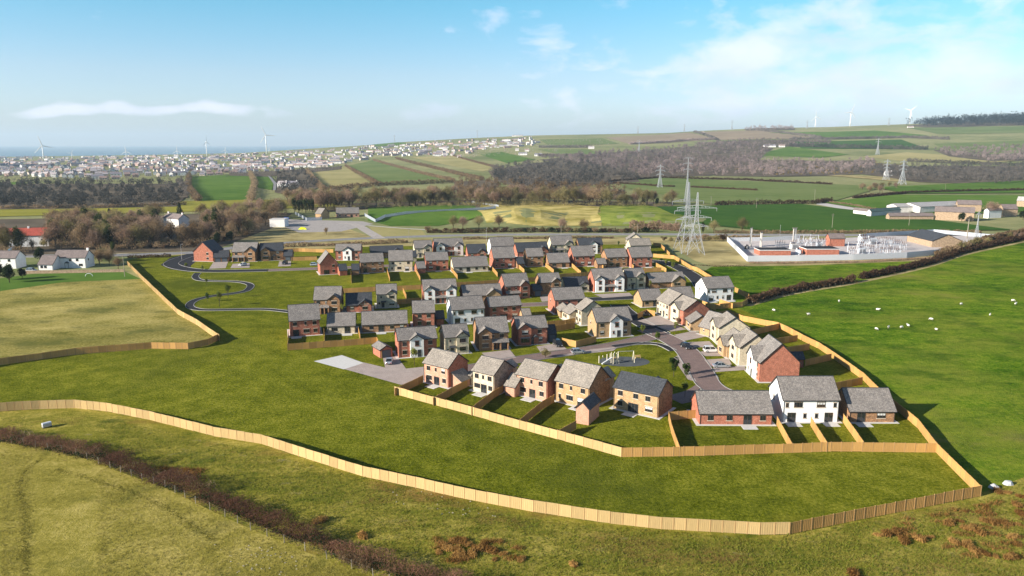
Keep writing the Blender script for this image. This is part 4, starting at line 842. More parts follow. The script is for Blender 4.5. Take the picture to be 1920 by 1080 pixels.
# ---------------------------------------------------------------- timber fences, panel by panel
def panel_mesh(h, mat, name='fence_panel'):
    b = MB(); n = 12; w = 1.83
    for i in range(n): x0 = i * w / n; y = -.012 if i % 2 else .008; b.box(x0 + .003, y - .012, .04, x0 + w / n + .006, y + .012, h)
    b.box(0, .022, .3, w, .06, .4); b.box(0, .022, h - .35, w, .06, h - .25); b.box(0, -.03, h + .002, w, .04, h + .035)
    return b.mesh(name, [mat], uv=False)
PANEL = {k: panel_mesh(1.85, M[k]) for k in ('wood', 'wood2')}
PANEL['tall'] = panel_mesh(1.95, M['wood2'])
_b = MB(); _b.box(-.05, -.05, -.3, .05, .06, 1.97); POST = _b.mesh('post', [M['post']], uv=False)
def fence(label, pxs, top=True, mat='wood', group='timber fences of the new estate', seed=0):
    rr = random.Random(seed + len(pxs)); pts = [P(x, y, 1.85 if top else 0) for x, y in pxs]
    for p in pts: p.z = 0
    e = empty('timber_fence', pts[0]); tag(e, label, 'fence', group); k = 0
    for a, c in zip(pts, pts[1:]):
        L = (c - a).length; n = max(1, round(L / 1.9)); rz = math.atan2(c.y - a.y, c.x - a.x); w = L / n; dz = 0
        for i in range(n):
            q = a.lerp(c, i / n) - pts[0]; dz = .05 * math.sin(k * .45 + seed) + rr.uniform(-.03, .03); k += 1
            o = link('fence_panel', PANEL[mat], e, (q.x, q.y, dz), rz); o.scale = ((w - .03) / 1.83, 1, 1)
            link('post', POST, e, (q.x, q.y, dz), rz)
    q = pts[-1] - pts[0]; link('post', POST, e, (q.x, q.y, 0), 0); return e
FEN = [
 ('long pale timber fence curving across the whole foreground below the open green', [(-60, 777), (0, 772), (28, 770), (75, 767), (140, 765), (200, 772), (280, 787), (400, 818), (490, 832), (560, 856), (680, 893), (850, 931), (1000, 960), (1120, 979), (1240, 992), (1424, 1003), (1480, 1002.5)], False, 'tall'),
 ('brown shaded timber fence rising to the lower right corner of the site', [(1480, 1002.5), (1620, 973), (1838, 931)], False, 'wood'),  # darker timber than the run before it, painting its shaded side
 ('timber fence running up the right edge of the site from its lower corner', [(1838, 910.7), (1755, 829), (1721, 785.6), (1704.5, 772), (1676, 749.5), (1643, 723), (1618, 698), (1585, 675), (1536, 642), (1505, 627.5), (1477, 612.5), (1458, 604), (1392.5, 592), (1365, 581.6)], True, 'wood'),
 ('pale timber fence along the garden ends of the nearest row of houses', [(740, 739), (850, 769), (960, 800), (1060, 828), (1165, 857)], False, 'wood2'),
 ('orange timber fence along the garden ends at the lower right', [(1165, 857), (1320, 855), (1450, 850), (1557, 847), (1755, 848.5)], False, 'wood'),
 ('pale timber fence descending between the bleached field and the open green', [(237, 488), (264, 515), (300, 549), (332, 579), (370, 600), (411, 628)], True, 'wood2'),
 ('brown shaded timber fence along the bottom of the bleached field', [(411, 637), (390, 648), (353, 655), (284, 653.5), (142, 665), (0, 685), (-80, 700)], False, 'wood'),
 ('orange timber fence below the long brown bungalow at the estate corner', [(539.6, 657.4), (620, 651), (706.7, 644)], False, 'wood'),
 ('timber fence beside the small driveway garage', [(706.7, 644), (712, 655), (716, 672)], False, 'wood'),
 ('long orange timber fence behind the third block of houses', [(592, 553), (642.7, 549.5), (718, 546), (788.5, 542.5), (857, 538), (942, 532.5), (1010, 527), (1060, 521), (1110, 517), (1170, 512), (1240, 509)], False, 'wood'),
 ('timber fence behind the top left street', [(482, 474), (560, 472), (625, 474)], False, 'wood'),
 ('short timber fence in front of the lawn by the top left garage', [(549, 489), (594, 488)], False, 'wood'),
 ('timber fence closing the back of the red gabled corner garden', [(745, 571), (770, 569), (790, 568)], False, 'wood'),
 ('first garden fence from the left in the garden row', [(658, 515), (659, 531)], False, 'wood'), ('second garden fence from the left, beside the cream rear facing house', [(726, 511), (731, 528)], False, 'wood'),
 ('third garden fence, between the cream house and the red house', [(779, 509), (788, 527)], False, 'wood'), ('fourth garden fence, beside the long cream bungalow', [(846, 508), (858, 524)], False, 'wood'),
 ('fifth garden fence, right of the long cream bungalow', [(921, 505), (933, 519.5)], False, 'wood'), ('sixth garden fence, right of the red and tan house', [(971, 502), (983, 513)], False, 'wood'),
 ('seventh garden fence, beside the narrow brown house', [(1023, 501), (1038, 513)], False, 'wood'), ('eighth garden fence, right of the small brown bungalow', [(1072, 501), (1089, 516)], False, 'wood'),
 ('ninth garden fence, left of the last brown house', [(1120, 499), (1131, 505)], False, 'wood'), ('garden fence between the last two houses of the garden row', [(1181, 499), (1188, 505)], False, 'wood'),
 ('garden fence at the right end of the garden row beside the road bend', [(1230, 500), (1249, 511)], False, 'wood'),
 ('garden fence right of the narrow cream house in the third block', [(755.6, 548), (762, 562)], False, 'wood'), ('garden fence between the two small bungalow gardens', [(671, 620), (675.6, 639)], False, 'wood'),
 ('garden fence right of the corner red house', [(607.5, 622), (608.5, 645)], False, 'wood'), ('garden fence left of the corner red house', [(541, 630), (540, 657)], False, 'wood'),
 ('fence from the driveway to the first garden of the nearest row', [(793, 704), (740, 728)], True, 'wood'), ('fence between the first two gardens of the nearest row', [(876, 712), (855, 722), (812, 746)], True, 'wood'),
 ('fence between the red and pink gardens of the nearest row', [(943, 722), (925, 733), (884, 764)], True, 'wood'), ('fence between the pink and tan gardens of the nearest row', [(1039, 740), (1018, 752), (975, 786)], True, 'wood'),
 ('short fence between the tall tan house and the freestanding garage', [(1080, 789), (1048, 807)], True, 'wood'), ('fence right of the dark roofed house, running down to the orange fence', [(1254, 773), (1259, 795), (1274.5, 838)], True, 'wood'),
 ('fence joining the dark roofed house and the long bungalow', [(1255, 773), (1305, 769)], True, 'wood'), ('fence between the long bungalow and the white pair', [(1457.5, 781), (1485, 831)], True, 'wood'),
 ('fence dividing the two gardens of the nearest white pair', [(1521, 782), (1551, 830)], True, 'wood'), ('fence between the white pair and the last bungalow', [(1582, 776), (1619, 828)], True, 'wood'),
 ('upper garden fence behind the right hand street', [(1405, 620), (1462, 606)], True, 'wood'), ('second garden fence behind the right hand street', [(1437.5, 638), (1495.6, 628)], True, 'wood'),
 ('third garden fence behind the right hand street', [(1464, 653), (1518, 644)], True, 'wood'), ('fence behind the low blue grey roofed garage', [(1510.6, 674), (1559, 663)], True, 'wood'),
 ('fence at the back of the white pair reaching the right edge', [(1567, 717), (1617.5, 707)], True, 'wood'),
 ('fence curving round the gardens of the upper white pair', [(1378, 538), (1404, 551), (1405, 558), (1392, 566), (1350, 570), (1323, 569)], True, 'wood'), ('left garden fence of the upper white pair', [(1317, 564), (1342, 573)], True, 'wood'),
 ('fence dividing the gardens of the upper white pair', [(1349, 561), (1374, 569)], True, 'wood'), ('fence below the upper white pair running to the street gardens', [(1317, 575), (1345, 585), (1365, 581.6)], True, 'wood'),
 ('timber fence at the back right corner below the pylons', [(1225, 455), (1238, 456), (1256, 474)], True, 'wood'), ('bright timber fence below the pylons', [(1225, 475.5), (1264, 479)], True, 'wood'),
 ('timber fence following the asphalt road down beside the hillside', [(1264, 479), (1298, 499), (1306, 501), (1335, 518)], True, 'wood'),
 ('fence round the garden left of the tan white gabled house', [(1026, 614), (1078, 605)], True, 'wood'), ('curved fence left of the tan white gabled house', [(1054, 634), (1080, 640), (1118, 630)], True, 'wood'), ('low fence below the low cream building', [(1027, 603), (1060, 600), (1078, 596)], True, 'wood'),
 ('fence beside the silver car on the right hand street', [(1196, 588), (1212, 580), (1228, 583)], True, 'wood')]
for i, (lb, pp, top, m) in enumerate(FEN): fence(lb, pp, top, m, seed=i)

# ---------------------------------------------------------------- vehicles
CARC = {}
def car_parts(style):
    if style in CARC: return CARC[style]
    Lc, Wc, Hc = {'hatch': (4.1, 1.78, 1.48), 'saloon': (4.7, 1.82, 1.44), 'suv': (4.6, 1.9, 1.7)}[style]
    def loft(secs, mi=0, b=None):
        b = b or MB(); k = len(b.v); n = len(secs[0])
        for s_ in secs: b.v += s_
        for i in range(len(secs) - 1):
            for j in range(n): a = k + i * n + j; c = k + i * n + (j + 1) % n; b.f.append((a, a + n, c + n, c)); b.m.append(mi)
        b.f += [tuple(k + j for j in range(n)), tuple(k + (len(secs) - 1) * n + j for j in reversed(range(n)))]; b.m += [mi, mi]; return b
    hb = Hc * .56; h = Lc / 2; w = Wc / 2
    def sec(x, wl, z0, z1): return [(x, -wl, z0 + .12), (x, -wl * .9, z0), (x, wl * .9, z0), (x, wl, z0 + .12), (x, wl, z1 - .14), (x, wl * .86, z1), (x, -wl * .86, z1), (x, -wl, z1 - .14)]
    body = loft([sec(-h, w * .80, .34, hb * .86), sec(-h + .12, w * .93, .24, hb * .98), sec(-h * .62, w, .2, hb * 1.03), sec(0, w, .2, hb), sec(h * .45, w, .2, hb), sec(h * .8, w * .97, .22, hb * .9), sec(h - .1, w * .88, .26, hb * .76), sec(h, w * .74, .34, hb * .66)])
    x0, x1, x2, x3 = {'hatch': (-h + .12, -h + .5, h * .12, h * .48), 'saloon': (-h * .68, -h * .34, h * .1, h * .5), 'suv': (-h + .08, -h + .4, h * .15, h * .5)}[style]
    def cab(x, wl, z): return [(x, -wl, z), (x, wl, z)]
    zt = Hc - .05; wt_ = w * .72; wb_ = w * .9
    g = MB(); g.add([(x0, -wb_, hb - .02), (x3, -wb_, hb - .02), (x3, wb_, hb - .02), (x0, wb_, hb - .02), (x1, -wt_, zt), (x2, -wt_, zt), (x2, wt_, zt), (x1, wt_, zt)], [(0, 1, 5, 4), (1, 2, 6, 5), (2, 3, 7, 6), (3, 0, 4, 7), (4, 5, 6, 7)])
    r = MB(); r.prism([(x1 - .06, zt - .02), (x2 + .08, zt - .02), (x2 - .05, zt + .06), (x1 + .1, zt + .06)], -wt_ - .02, wt_ + .02, 'y')
    for sy in (-1, 1):
        for (xa, xb) in ((x0, x1), (x3, x2), ((x0 + x3) / 2 - .05, (x1 + x2) / 2)):
            r.strut((xa, sy * wb_, hb), (xb, sy * (wt_ + .01), zt), .045)
    wh = MB()
    wh.tube((0, -.1, 0), (0, .1, 0), .33, n=14, mi=0); wh.tube((0, -.108, 0), (0, .108, 0), .2, n=10, mi=1)
    hl = MB(); hl.box(0, -.17, 0, .08, .17, .12); tl = MB(); tl.box(-.06, -.15, 0, 0, .15, .2)
    bump_ = MB(); bump_.box(-h - .03, -w * .7, .3, -h + .02, w * .7, .45); bump_.box(h - .04, -w * .55, .32, h + .02, w * .55, .45)
    mir = MB(); mir.box(-.08, -.08, 0, .08, .08, .14)
    CARC[style] = dict(h=h, w=w, hb=hb, body=body, glass=g.mesh('car_glass', [M['glass']], uv=False), roof=r, wheel=wh.mesh('wheel', [M['rubber'], M['metal']], uv=False), hl=hl.mesh('headlight', [M['wframe']], uv=False), tl=tl.mesh('tail_light', [simple('tail_light_red', (.4, .01, .01), .3)], uv=False), bump=bump_.mesh('bumper', [M['trim']], uv=False), mir=mir, x3=x3)
    return CARC[style]
def car(label, px, deg, colour, style='hatch', group='cars of the new estate'):
    c = car_parts(style); p = P(*px); m, nt, b_ = newmat('car_paint'); b_.inputs['Base Color'].default_value = (*colour, 1); b_.inputs['Roughness'].default_value = .3; b_.inputs['Metallic'].default_value = .3; b_.inputs['Coat Weight'].default_value = .6
    e = empty('parked_car', (p.x, p.y, .07), math.radians(deg)); tag(e, label, 'car', group)
    link('body', c['body'].mesh('body', [m], uv=False), e); link('glass', c['glass'], e); link('car_roof', c['roof'].mesh('car_roof', [m], uv=False), e); link('bumper', c['bump'], e)
    for sx in (-1, 1):
        for sy in (-1, 1): link('wheel', c['wheel'], e, (sx * c['h'] * .62, sy * (c['w'] - .1), .33))
    for sy in (-1, 1):
        link('headlight', c['hl'], e, (c['h'] - .07, sy * c['w'] * .55, c['hb'] * .5)); link('tail_light', c['tl'], e, (-c['h'] + .03, sy * c['w'] * .62, c['hb'] * .62)); link('mirror', c['mir'].mesh('mirror', [m], uv=False), e, (c['x3'] - .25, sy * (c['w'] + .06), c['hb']))
    return e
car('white hatchback on the drive of the brown gabled house in the top left street', (455, 498.5), 245, (.8, .8, .8)); car('black estate car on the drive before the top left single garage', (534, 495.5), 268, (.02, .022, .028), 'suv')
car('pale silver car at the end of the paved street left of the red gable', (590, 498), 5, (.45, .5, .55)); car('silver saloon on the driveway below the small brick garage', (730, 680.5), 96, (.38, .42, .48), 'saloon')
car('black off road car parked beside the grey garage door', (1046, 648.5), 285, (.02, .02, .022), 'suv'); car('silver hatchback driving on the paved road by the play green', (1084, 663), 12, (.38, .40, .43))
car('black car driving down the right hand paved road', (1287, 653), 290, (.015, .015, .018), 'hatch'); car('white sport utility car parked before the cream stone houses', (1334, 660), 3, (.82, .82, .82), 'suv')
car('dark car in the shade behind the white sport utility car', (1357, 659), 5, (.02, .02, .025), 'hatch')
car('silver saloon parked across the drive before the brick end house', (1352, 689), 4, (.36, .38, .40), 'saloon'); car('dark grey car with a sloping rear beside the cream terrace', (1208, 592), 20, (.06, .065, .07), 'saloon')
car('pale van like car parked before the older white house wing', (60, 509.5), 0, (.5, .5, .5), 'suv', 'cars outside the estate')

M['palewood'] = simple('pale_debarked_timber', (.72, .66, .5), .7)
# ---------------------------------------------------------------- play equipment on the green
def swing(px, label):
    p = P(*px); e = empty('swing_frame', p, math.radians(8)); tag(e, label, 'swing', 'play equipment')
    for x in (-2.1, 2.1):
        for s_ in (-1, 1):
            b = MB(); b.tube((x, s_ * 1.0, 0), (x, 0, 3.0), .075); link('leg', b.mesh('leg', [M['palewood']], uv=False), e)
    b = MB(); b.tube((-2.2, 0, 3.0), (2.2, 0, 3.0), .06); link('crossbeam', b.mesh('crossbeam', [M['metal']], uv=False), e)
    for x in (-1, 1):
        b = MB(); b.box(x - .25, -.1, .5, x + .25, .1, .56); b.strut((x - .22, 0, .56), (x - .22, 0, 3), .015); b.strut((x + .22, 0, .56), (x + .22, 0, 3), .015); link('seat', b.mesh('seat', [M['rubber']], uv=False), e)
swing((1173, 679), 'wooden swing frame with two seats on the dark play surface')
p = P(1148, 682); e = empty('slide', p, math.radians(25)); tag(e, 'metal slide with wooden tower beside the swing frame', 'slide', 'play equipment')
for x, y in ((0, -.5), (0, .5), (1, -.5), (1, .5)):
    b = MB(); b.box(x - .08, y - .08, 0, x + .08, y + .08, 3.0); link('post', b.mesh('post', [M['palewood']], uv=False), e)
b = MB(); b.box(-.1, -.6, 1.5, 1.1, .6, 1.6); link('platform', b.mesh('platform', [M['wood2']], uv=False), e)
b = MB(); b.prism([(-3.2, .3), (-.1, 1.6), (-.1, 1.75), (-3.2, .42)], -.3, .3, 'y'); b.prism([(-3.2, .3), (-.1, 1.6), (-.1, 1.95), (-3.2, .6)], -.36, -.302, 'y'); link('slide_chute', b.mesh('slide_chute', [M['pale_metal']], uv=False), e)
for i, (x, y) in enumerate([(1123, 681), (1130, 680), (1138, 677.5), (1144, 676)]):
    p = P(x, y); b = MB(); b.tube((0, 0, 0), (0, 0, 1.9), .1); b.tube((0, 0, 1.9), (0, 0, 2.0), .1, .05); o = link('play_post', b.mesh('play_post', [M['palewood']], uv=False), None, p)
    tag(o, 'pale wooden post in the line of four left of the slide', 'post', 'line of play posts')
p = P(1196, 672); e = empty('bench', p, .2); tag(e, 'small wooden bench at the far right edge of the play surface', 'bench')
b = MB(); b.box(-.8, -.2, .42, .8, .2, .48); link('seat', b.mesh('seat', [M['wood2']], uv=False), e); b = MB(); b.box(-.8, .2, .55, .8, .25, .9); link('backrest', b.mesh('backrest', [M['wood2']], uv=False), e)
for x in (-.7, .7): b = MB(); b.box(x - .05, -.2, 0, x + .05, .25, .42); link('leg', b.mesh('leg', [M['wood2']], uv=False), e)

# ---------------------------------------------------------------- poles
def pole(label, base, h, arm=False, cat='telegraph pole', mat='greywood', r=.14):
    p = PT(*base); e = empty('telegraph_pole', p, .3); tag(e, label, cat, 'telegraph poles'); b = MB(); b.tube((0, 0, -.3), (0, 0, h), r, r * .7, 8); link('shaft', b.mesh('shaft', [M[mat]], uv=False), e)
    b = MB(); b.box(-1.1, -.07, h - .75, 1.1, .07, h - .6)
    if arm: b.box(-1.1, -.07, h - 1.6, 1.1, .07, h - 1.45)
    link('crossarm', b.mesh('crossarm', [M[mat]], uv=False), e)
    b = MB()
    for x in (-1, -.4, .4, 1): b.tube((x, 0, h - .6), (x, 0, h - .38), .05, n=5)
    link('insulator', b.mesh('insulator', [M['insul']], uv=False), e); o = e.children[-1]; o['kind'] = 'stuff'
pole('leaning telegraph pole at the top of the left boundary fence', (234, 519), 9.5); pole('pale pole beside the main road left of the twin gabled houses', (767, 457), 9); pole('pole in the road verge above the middle of the back row', (1052, 443), 7)
pole('pole behind the sideways brick house at the right of the back row', (1195, 443), 8); pole('twin armed pole standing on the green mound beyond the road', (1191, 386), 13, True); pole('pole in the deep green field right of the pylons', (1333, 386), 9)
pole('pole at the hedge between the two large green fields', (1418, 391), 9.5); pole('tall pole at the track end by the stone wall', (1527, 377), 12); pole('pole in the green field behind the substation', (1560, 428), 10, True); pole('pole in front of the low farm sheds', (1704, 424), 9)
pole('thick pale pole inside the right end of the substation', (1813, 447), 12, False, 'telegraph pole', 'greywood', .3); pole('pole on the green field far above the farm', (1772, 359), 10); pole('pole among the scrubby trees above the farm track', (1657, 359), 9)
# lamp columns of the main road
for lb, q in (('slim road lamp beside the side road junction', (341, 487)), ('slim road lamp above the twin gabled houses', (912, 452)), ('slim road lamp near the hedge right of the substation', (1462, 446))):
    p = P(*q); e = empty('street_lamp', p, 1.2); tag(e, lb, 'street lamp', 'street lamps'); b = MB(); b.tube((0, 0, 0), (0, 0, 7.5), .09, .05); b.tube((0, 0, 7.5), (1.0, 0, 7.7), .04); link('column', b.mesh('column', [M['metal']], uv=False), e)
    b = MB(); b.box(.8, -.12, 7.62, 1.4, .12, 7.75); link('lamp_head', b.mesh('lamp_head', [M['pale_metal']], uv=False), e)

# ---------------------------------------------------------------- pylons
def pylon(label, base, h, wb, arms, rz, th=.11, group='electricity pylons', mat='metal', ter=None):
    p = ter if ter is not None else PT(*base); e = empty('electricity_pylon', p, rz); tag(e, label, 'pylon', group); waist = h * .55; wt_ = wb * .2
    def w(z): return wb / 2 + (wt_ / 2 - wb / 2) * min(z / waist, 1) ** .9 if z < waist else wt_ / 2 * (1 - (z - waist) / (h - waist) * .75)
    lv = [0]; 
    while lv[-1] < h - .5: lv.append(min(h, lv[-1] + max(1.6, w(lv[-1]) * 1.7)))
    for sx, sy in ((-1, -1), (1, -1), (1, 1), (-1, 1)):
        b = MB()
        for z0, z1 in zip(lv, lv[1:]): b.strut((sx * w(z0), sy * w(z0), z0), (sx * w(z1), sy * w(z1), z1), th)
        link('tower_leg', b.mesh('tower_leg', [M[mat]], uv=False), e)
    b = MB(); c = ((-1, -1), (1, -1), (1, 1), (-1, 1))
    for z0, z1 in zip(lv, lv[1:]):
        for i in range(4):
            a, d = c[i], c[(i + 1) % 4]; b.strut((a[0] * w(z0), a[1] * w(z0), z0), (d[0] * w(z1), d[1] * w(z1), z1), th * .6); b.strut((d[0] * w(z0), d[1] * w(z0), z0), (a[0] * w(z1), a[1] * w(z1), z1), th * .6); b.strut((a[0] * w(z1), a[1] * w(z1), z1), (d[0] * w(z1), d[1] * w(z1), z1), th * .55)
    link('bracing', b.mesh('bracing', [M[mat]], uv=False), e)
    for z, ln in arms:
        b = MB()
        for sx in (-1, 1):
            for sy in (-1, 1):
                b.strut((sx * w(z), sy * w(z), z), (sx * ln, 0, z), th * .8); b.strut((sx * w(z + 1.4), sy * w(z + 1.4), z + 1.4), (sx * ln, 0, z + .1), th * .7)
                for k in range(1, 5):
                    t = k / 5; q0 = Vector((sx * w(z), sy * w(z), z)).lerp(Vector((sx * ln, 0, z)), t); q1 = Vector((sx * w(z + 1.4), sy * w(z + 1.4), z + 1.4)).lerp(Vector((sx * ln, 0, z + .1)), t); b.strut(q0, q1, th * .5)
            b.strut((sx * ln, 0, z), (sx * ln, 0, z - 1.6), th * .9)
        link('crossarm', b.mesh('crossarm', [M[mat]], uv=False), e)
    return e
pylon('large steel lattice pylon nearest the estate, left of the close pair', (1286, 473), 37, 10.5, [(27, 9), (22, 7.5), (17.5, 6.5)], .25, .13)
pylon('second steel lattice pylon standing just right of the nearest one', (1303, 476), 32, 9, [(24, 10), (19, 7.5), (14.5, 6)], -.12, .12)
t_ = PT(1287, 384); pylon('tall slim pylon whose top shows above the nearest pair', (0, 0), 44, 4.5, [(43, 4.2), (38, 4.8), (32.5, 4.2)], .1, .13, ter=t_)
pylon('small pylon in the pale green field left of the nearest pair', (1237, 352), 30, 6, [(27, 4.5), (22, 6), (17, 4.5)], .1, .25)
pylon('left of the two pylons in front of the dark wood', (1661, 338), 32, 7.5, [(29, 5), (24, 6), (19, 5)], .1, .27); pylon('right of the two pylons in front of the dark wood', (1691, 346), 34, 8, [(31, 5), (26, 6.5), (21, 5)], .1, .27)
pylon('distant pylon above the centre woodland', (1198, 285), 38, 7, [(35, 6), (29, 7)], .1, .4, 'distant electricity pylons'); pylon('distant pylon above the dark wood on the right', (1645, 290), 45, 8, [(42, 7), (35, 8)], .1, .4, 'distant electricity pylons')
for i, (x, y, h) in enumerate([(1060, 251, 40), (1157, 251, 40), (1196, 251, 40), (1283, 248, 42), (1372, 244, 50), (895, 259, 44), (740, 268, 45), (1513, 241, 40), (1666, 236, 40)]):
    pylon('tiny distant pylon standing on the skyline', (x, y), h, 8, [(h - 4, 7), (h - 11, 8)], .1, .45, 'pylons on the skyline')
pylon('slim lattice mast at the right end of the substation', (1830, 449), 17, 2.2, [(15, 1.6)], .2, .1, 'substation masts', 'metal')

# ---------------------------------------------------------------- wind turbines
def turbine(label, hub, Y, R, yaw, rot, group):
    dx, dy, dz = ray(*hub); t = Y / dy; hx, hz = dx * t, CAMH + dz * t; R = R * Y / 1400; g = float(hgt(hx, Y)); H = hz - g
    e = empty('wind_turbine', (hx, Y, g), math.radians(yaw)); tag(e, label, 'wind turbine', group)
    b = MB(); b.tube((0, 0, -3), (0, 0, H), R * .06, R * .04, 12); link('tower', b.mesh('tower', [M['turb']], True, False), e)
    b = MB(); b.box(-R * .035, -R * .06, H - R * .035, R * .035, R * .1, H + R * .04); link('nacelle', b.mesh('nacelle', [M['turb']], uv=False), e)
    hb = link('hub', (lambda q: (q.tube((0, -R * .12, 0), (0, -R * .06, 0), R * .02, R * .045, 8), q.mesh('hub', [M['turb']], uv=False))[1])(MB()), e, (0, 0, H))
    for k in range(3):
        a = math.radians(rot + 120 * k); d = Vector((math.sin(a), 0, math.cos(a))); s_ = Vector((math.cos(a), 0, -math.sin(a))); b = MB(); vs_ = []
        for r_, w_ in ((.03, .03), (.18, .052), (.6, .034), (1.0, .01)):
            c = d * R * r_ + Vector((0, -R * .09, 0)); vs_ += [tuple(c - s_ * R * w_), tuple(c + Vector((0, -R * .012, 0))), tuple(c + s_ * R * w_ * 1.1), tuple(c + Vector((0, R * .012, 0)))]
        fs = [(i * 4 + j, i * 4 + (j + 1) % 4, i * 4 + 4 + (j + 1) % 4, i * 4 + 4 + j) for i in range(3) for j in range(4)] + [(12, 13, 14, 15)]
        b.add(vs_, fs); link('blade', b.mesh('blade', [M['turb']], uv=False), hb)
LT = 'wind turbines beyond the town'; RT = 'wind turbines on the right skyline'
turbine('tall wind turbine at the far left beyond the town', (79, 273), 3500, 19, 25, -16, LT); turbine('small low wind turbine right of the tall far left one', (134, 287), 3600, 8, 20, 30, LT); turbine('small wind turbine third from the left on the sea horizon', (236, 284), 3700, 11, 15, -5, LT)
turbine('small wind turbine fourth from the left on the sea horizon', (332, 283), 3700, 10, 15, 0, LT); turbine('tall wind turbine seen edge on with a vertical blade', (386, 266), 3600, 14, 78, 0, LT); turbine('small wind turbine just right of the edge on one', (422, 282), 3700, 8, 15, 10, LT)
turbine('tallest wind turbine with wide blades right of the town centre', (498, 253), 3600, 18, 20, -25, LT); turbine('small wind turbine close behind the tallest one', (504, 278), 3900, 6, 20, 40, LT)
turbine('left of the three white turbines on the right skyline', (1530, 219), 4200, 13, 10, -8, RT); turbine('middle and tallest of the three turbines on the right skyline', (1596, 210), 4200, 15, 10, 22, RT); turbine('right hand turbine rising behind the dark wooded hilltop', (1708, 207), 4400, 13, -10, 48, RT)
# ---------------------------------------------------------------- substation and palisade fences
_b = MB()
for i in range(16): _b.box(i * .1875 + .01, -.02, .08, i * .1875 + .155, .02, 2.4)
_b.box(0, .021, .4, 3, .06, .48); _b.box(0, .021, 2.0, 3, .06, 2.08); PALIS = _b.mesh('palisade_panel', [M['palis']], uv=False); PALIS2 = PALIS.copy(); PALIS2.materials[0] = M['pale_metal']
def palisade(label, pxs, me=PALIS2, h=1.0, group='steel palisade fences', ter=False):
    pts = [PT(x, y) if ter else P(x, y) for x, y in pxs]; e = empty('palisade_fence', pts[0]); tag(e, label, 'fence', group)
    for a, c in zip(pts, pts[1:]):
        L = (c - a).length; n = max(1, round(L / 3)); rz = math.atan2(c.y - a.y, c.x - a.x)
        for i in range(n):
            q = a.lerp(c, i / n) - pts[0]; o = link('palisade_panel', me, e, tuple(q), rz); o.scale = (L / n / 3, 1, h)
palisade('pale steel fence along the front of the substation', [(1401, 491), (1500, 490), (1600, 488), (1700, 484), (1762, 478)], h=1.25); palisade('pale steel fence down the left side of the substation', [(1363, 453), (1401, 491)], h=1.25)
palisade('steel fence along the back left of the substation', [(1363, 453), (1430, 452), (1500, 449)]); palisade('grey steel fence behind the long dark roofed building', [(1622, 445), (1700, 440), (1750, 437), (1862, 447)], PALIS)
palisade('grey steel fence beside the reservoir yard', [(553, 402), (575, 414), (604, 413)], PALIS, ter=True); palisade('long grey steel fence round the reservoir bank', [(683, 405), (704, 417), (722, 408), (760, 402), (905, 394), (930, 391)], PALIS, ter=True)
palisade('grey steel fence at the back corner of the reservoir', [(862, 383), (880, 380), (935, 388)], PALIS, .8, ter=True)
SE = 'electrical equipment in the substation'
def transformer(label, px, s=1.0, rz=0.0, body='palis'):
    e = empty('transformer', P(*px) + Vector((0, 0, .05)), rz); e.scale = (s, s, s); tag(e, label, 'transformer', SE)
    b = MB(); b.box(-1.5, -1, .3, 1.5, 1, 2.6); b.box(-1.6, -1.1, 0, 1.6, 1.1, .297); link('tank', b.mesh('tank', [M[body]], uv=False), e)
    b = MB()
    for i in range(7): b.box(-1.4 + i * .45, -1.6, .6, -1.25 + i * .45, -1.003, 2.3)
    link('radiator', b.mesh('radiator', [M['metal']], uv=False), e)
    for x in (-.9, 0, .9):
        b = MB(); b.tube((x, 0, 2.6), (x, .2, 3.9), .13, .05); 
        for k in range(5): b.tube((x, .03 * k, 2.75 + k * .2), (x, .03 * k, 2.8 + k * .2), .2, n=8)
        link('bushing', b.mesh('bushing', [M['insul']], uv=False), e)
    b = MB(); b.tube((-1.2, .6, 3.1), (1.2, .6, 3.1), .3, n=10); b.box(-1, .5, 2.6, -.9, .7, 2.9); b.box(.9, .5, 2.6, 1, .7, 2.9); link('conservator', b.mesh('conservator', [M['pale_metal']], uv=False), e)
def stand(px, h, mat='pale_metal', n=3, rz=0.0, lab='insulator stand with dark insulators on a pale frame'):
    e = empty('insulator_stand', P(*px) + Vector((0, 0, .05)), rz); tag(e, lab, 'insulator', 'insulator stands of the substation'); b = MB()
    for x in (-1.5, 1.5): b.box(x - .08, -.08, 0, x + .08, .08, h)
    b.box(-2, -.1, h + .003, 2, .1, h + .15); b.strut((-1.5, 0, 0), (1.5, 0, h), .05); b.strut((1.5, 0, 0), (-1.5, 0, h), .05); link('frame', b.mesh('frame', [M[mat]], uv=False), e)
    for i in range(n):
        b = MB(); x = -1.6 + 3.2 * i / (n - 1); b.tube((x, 0, h + .15), (x, .25, h + 1.4), .12, .07, 6); link('insulator', b.mesh('insulator', [M['insul']], uv=False), e)
def gantry(label, px, h, w, rz=0.0, mat='concrete'):
    e = empty('gantry', P(*px), rz); tag(e, label, 'gantry', SE)
    for x in (-w / 2, w / 2): b = MB(); b.box(x - .3, -.25, 0, x + .3, .25, h); link('column', b.mesh('column', [M[mat]], uv=False), e)
    b = MB(); b.box(-w / 2 - 1, -.2, h + .003, w / 2 + 1, .2, h + .5); link('beam', b.mesh('beam', [M['greywood']], uv=False), e)
gantry('left pair of tall concrete posts in the substation', (1407, 463), 10.5, 1.6, .9); gantry('second pair of tall concrete posts in the substation', (1426, 468), 9.2, 1.6, .9); gantry('right pair of tall concrete posts near the red brick building', (1489, 452), 7.5, 1.4, .3)
transformer('dark transformer beside the left concrete posts', (1400, 467), .7, .6, 'rubber'); transformer('reddish transformer in the middle of the yard', (1487, 467), 1.1, .2, 'concrete'); transformer('grey transformer left of the orange brick building', (1496, 477), 1.0, 1.0)
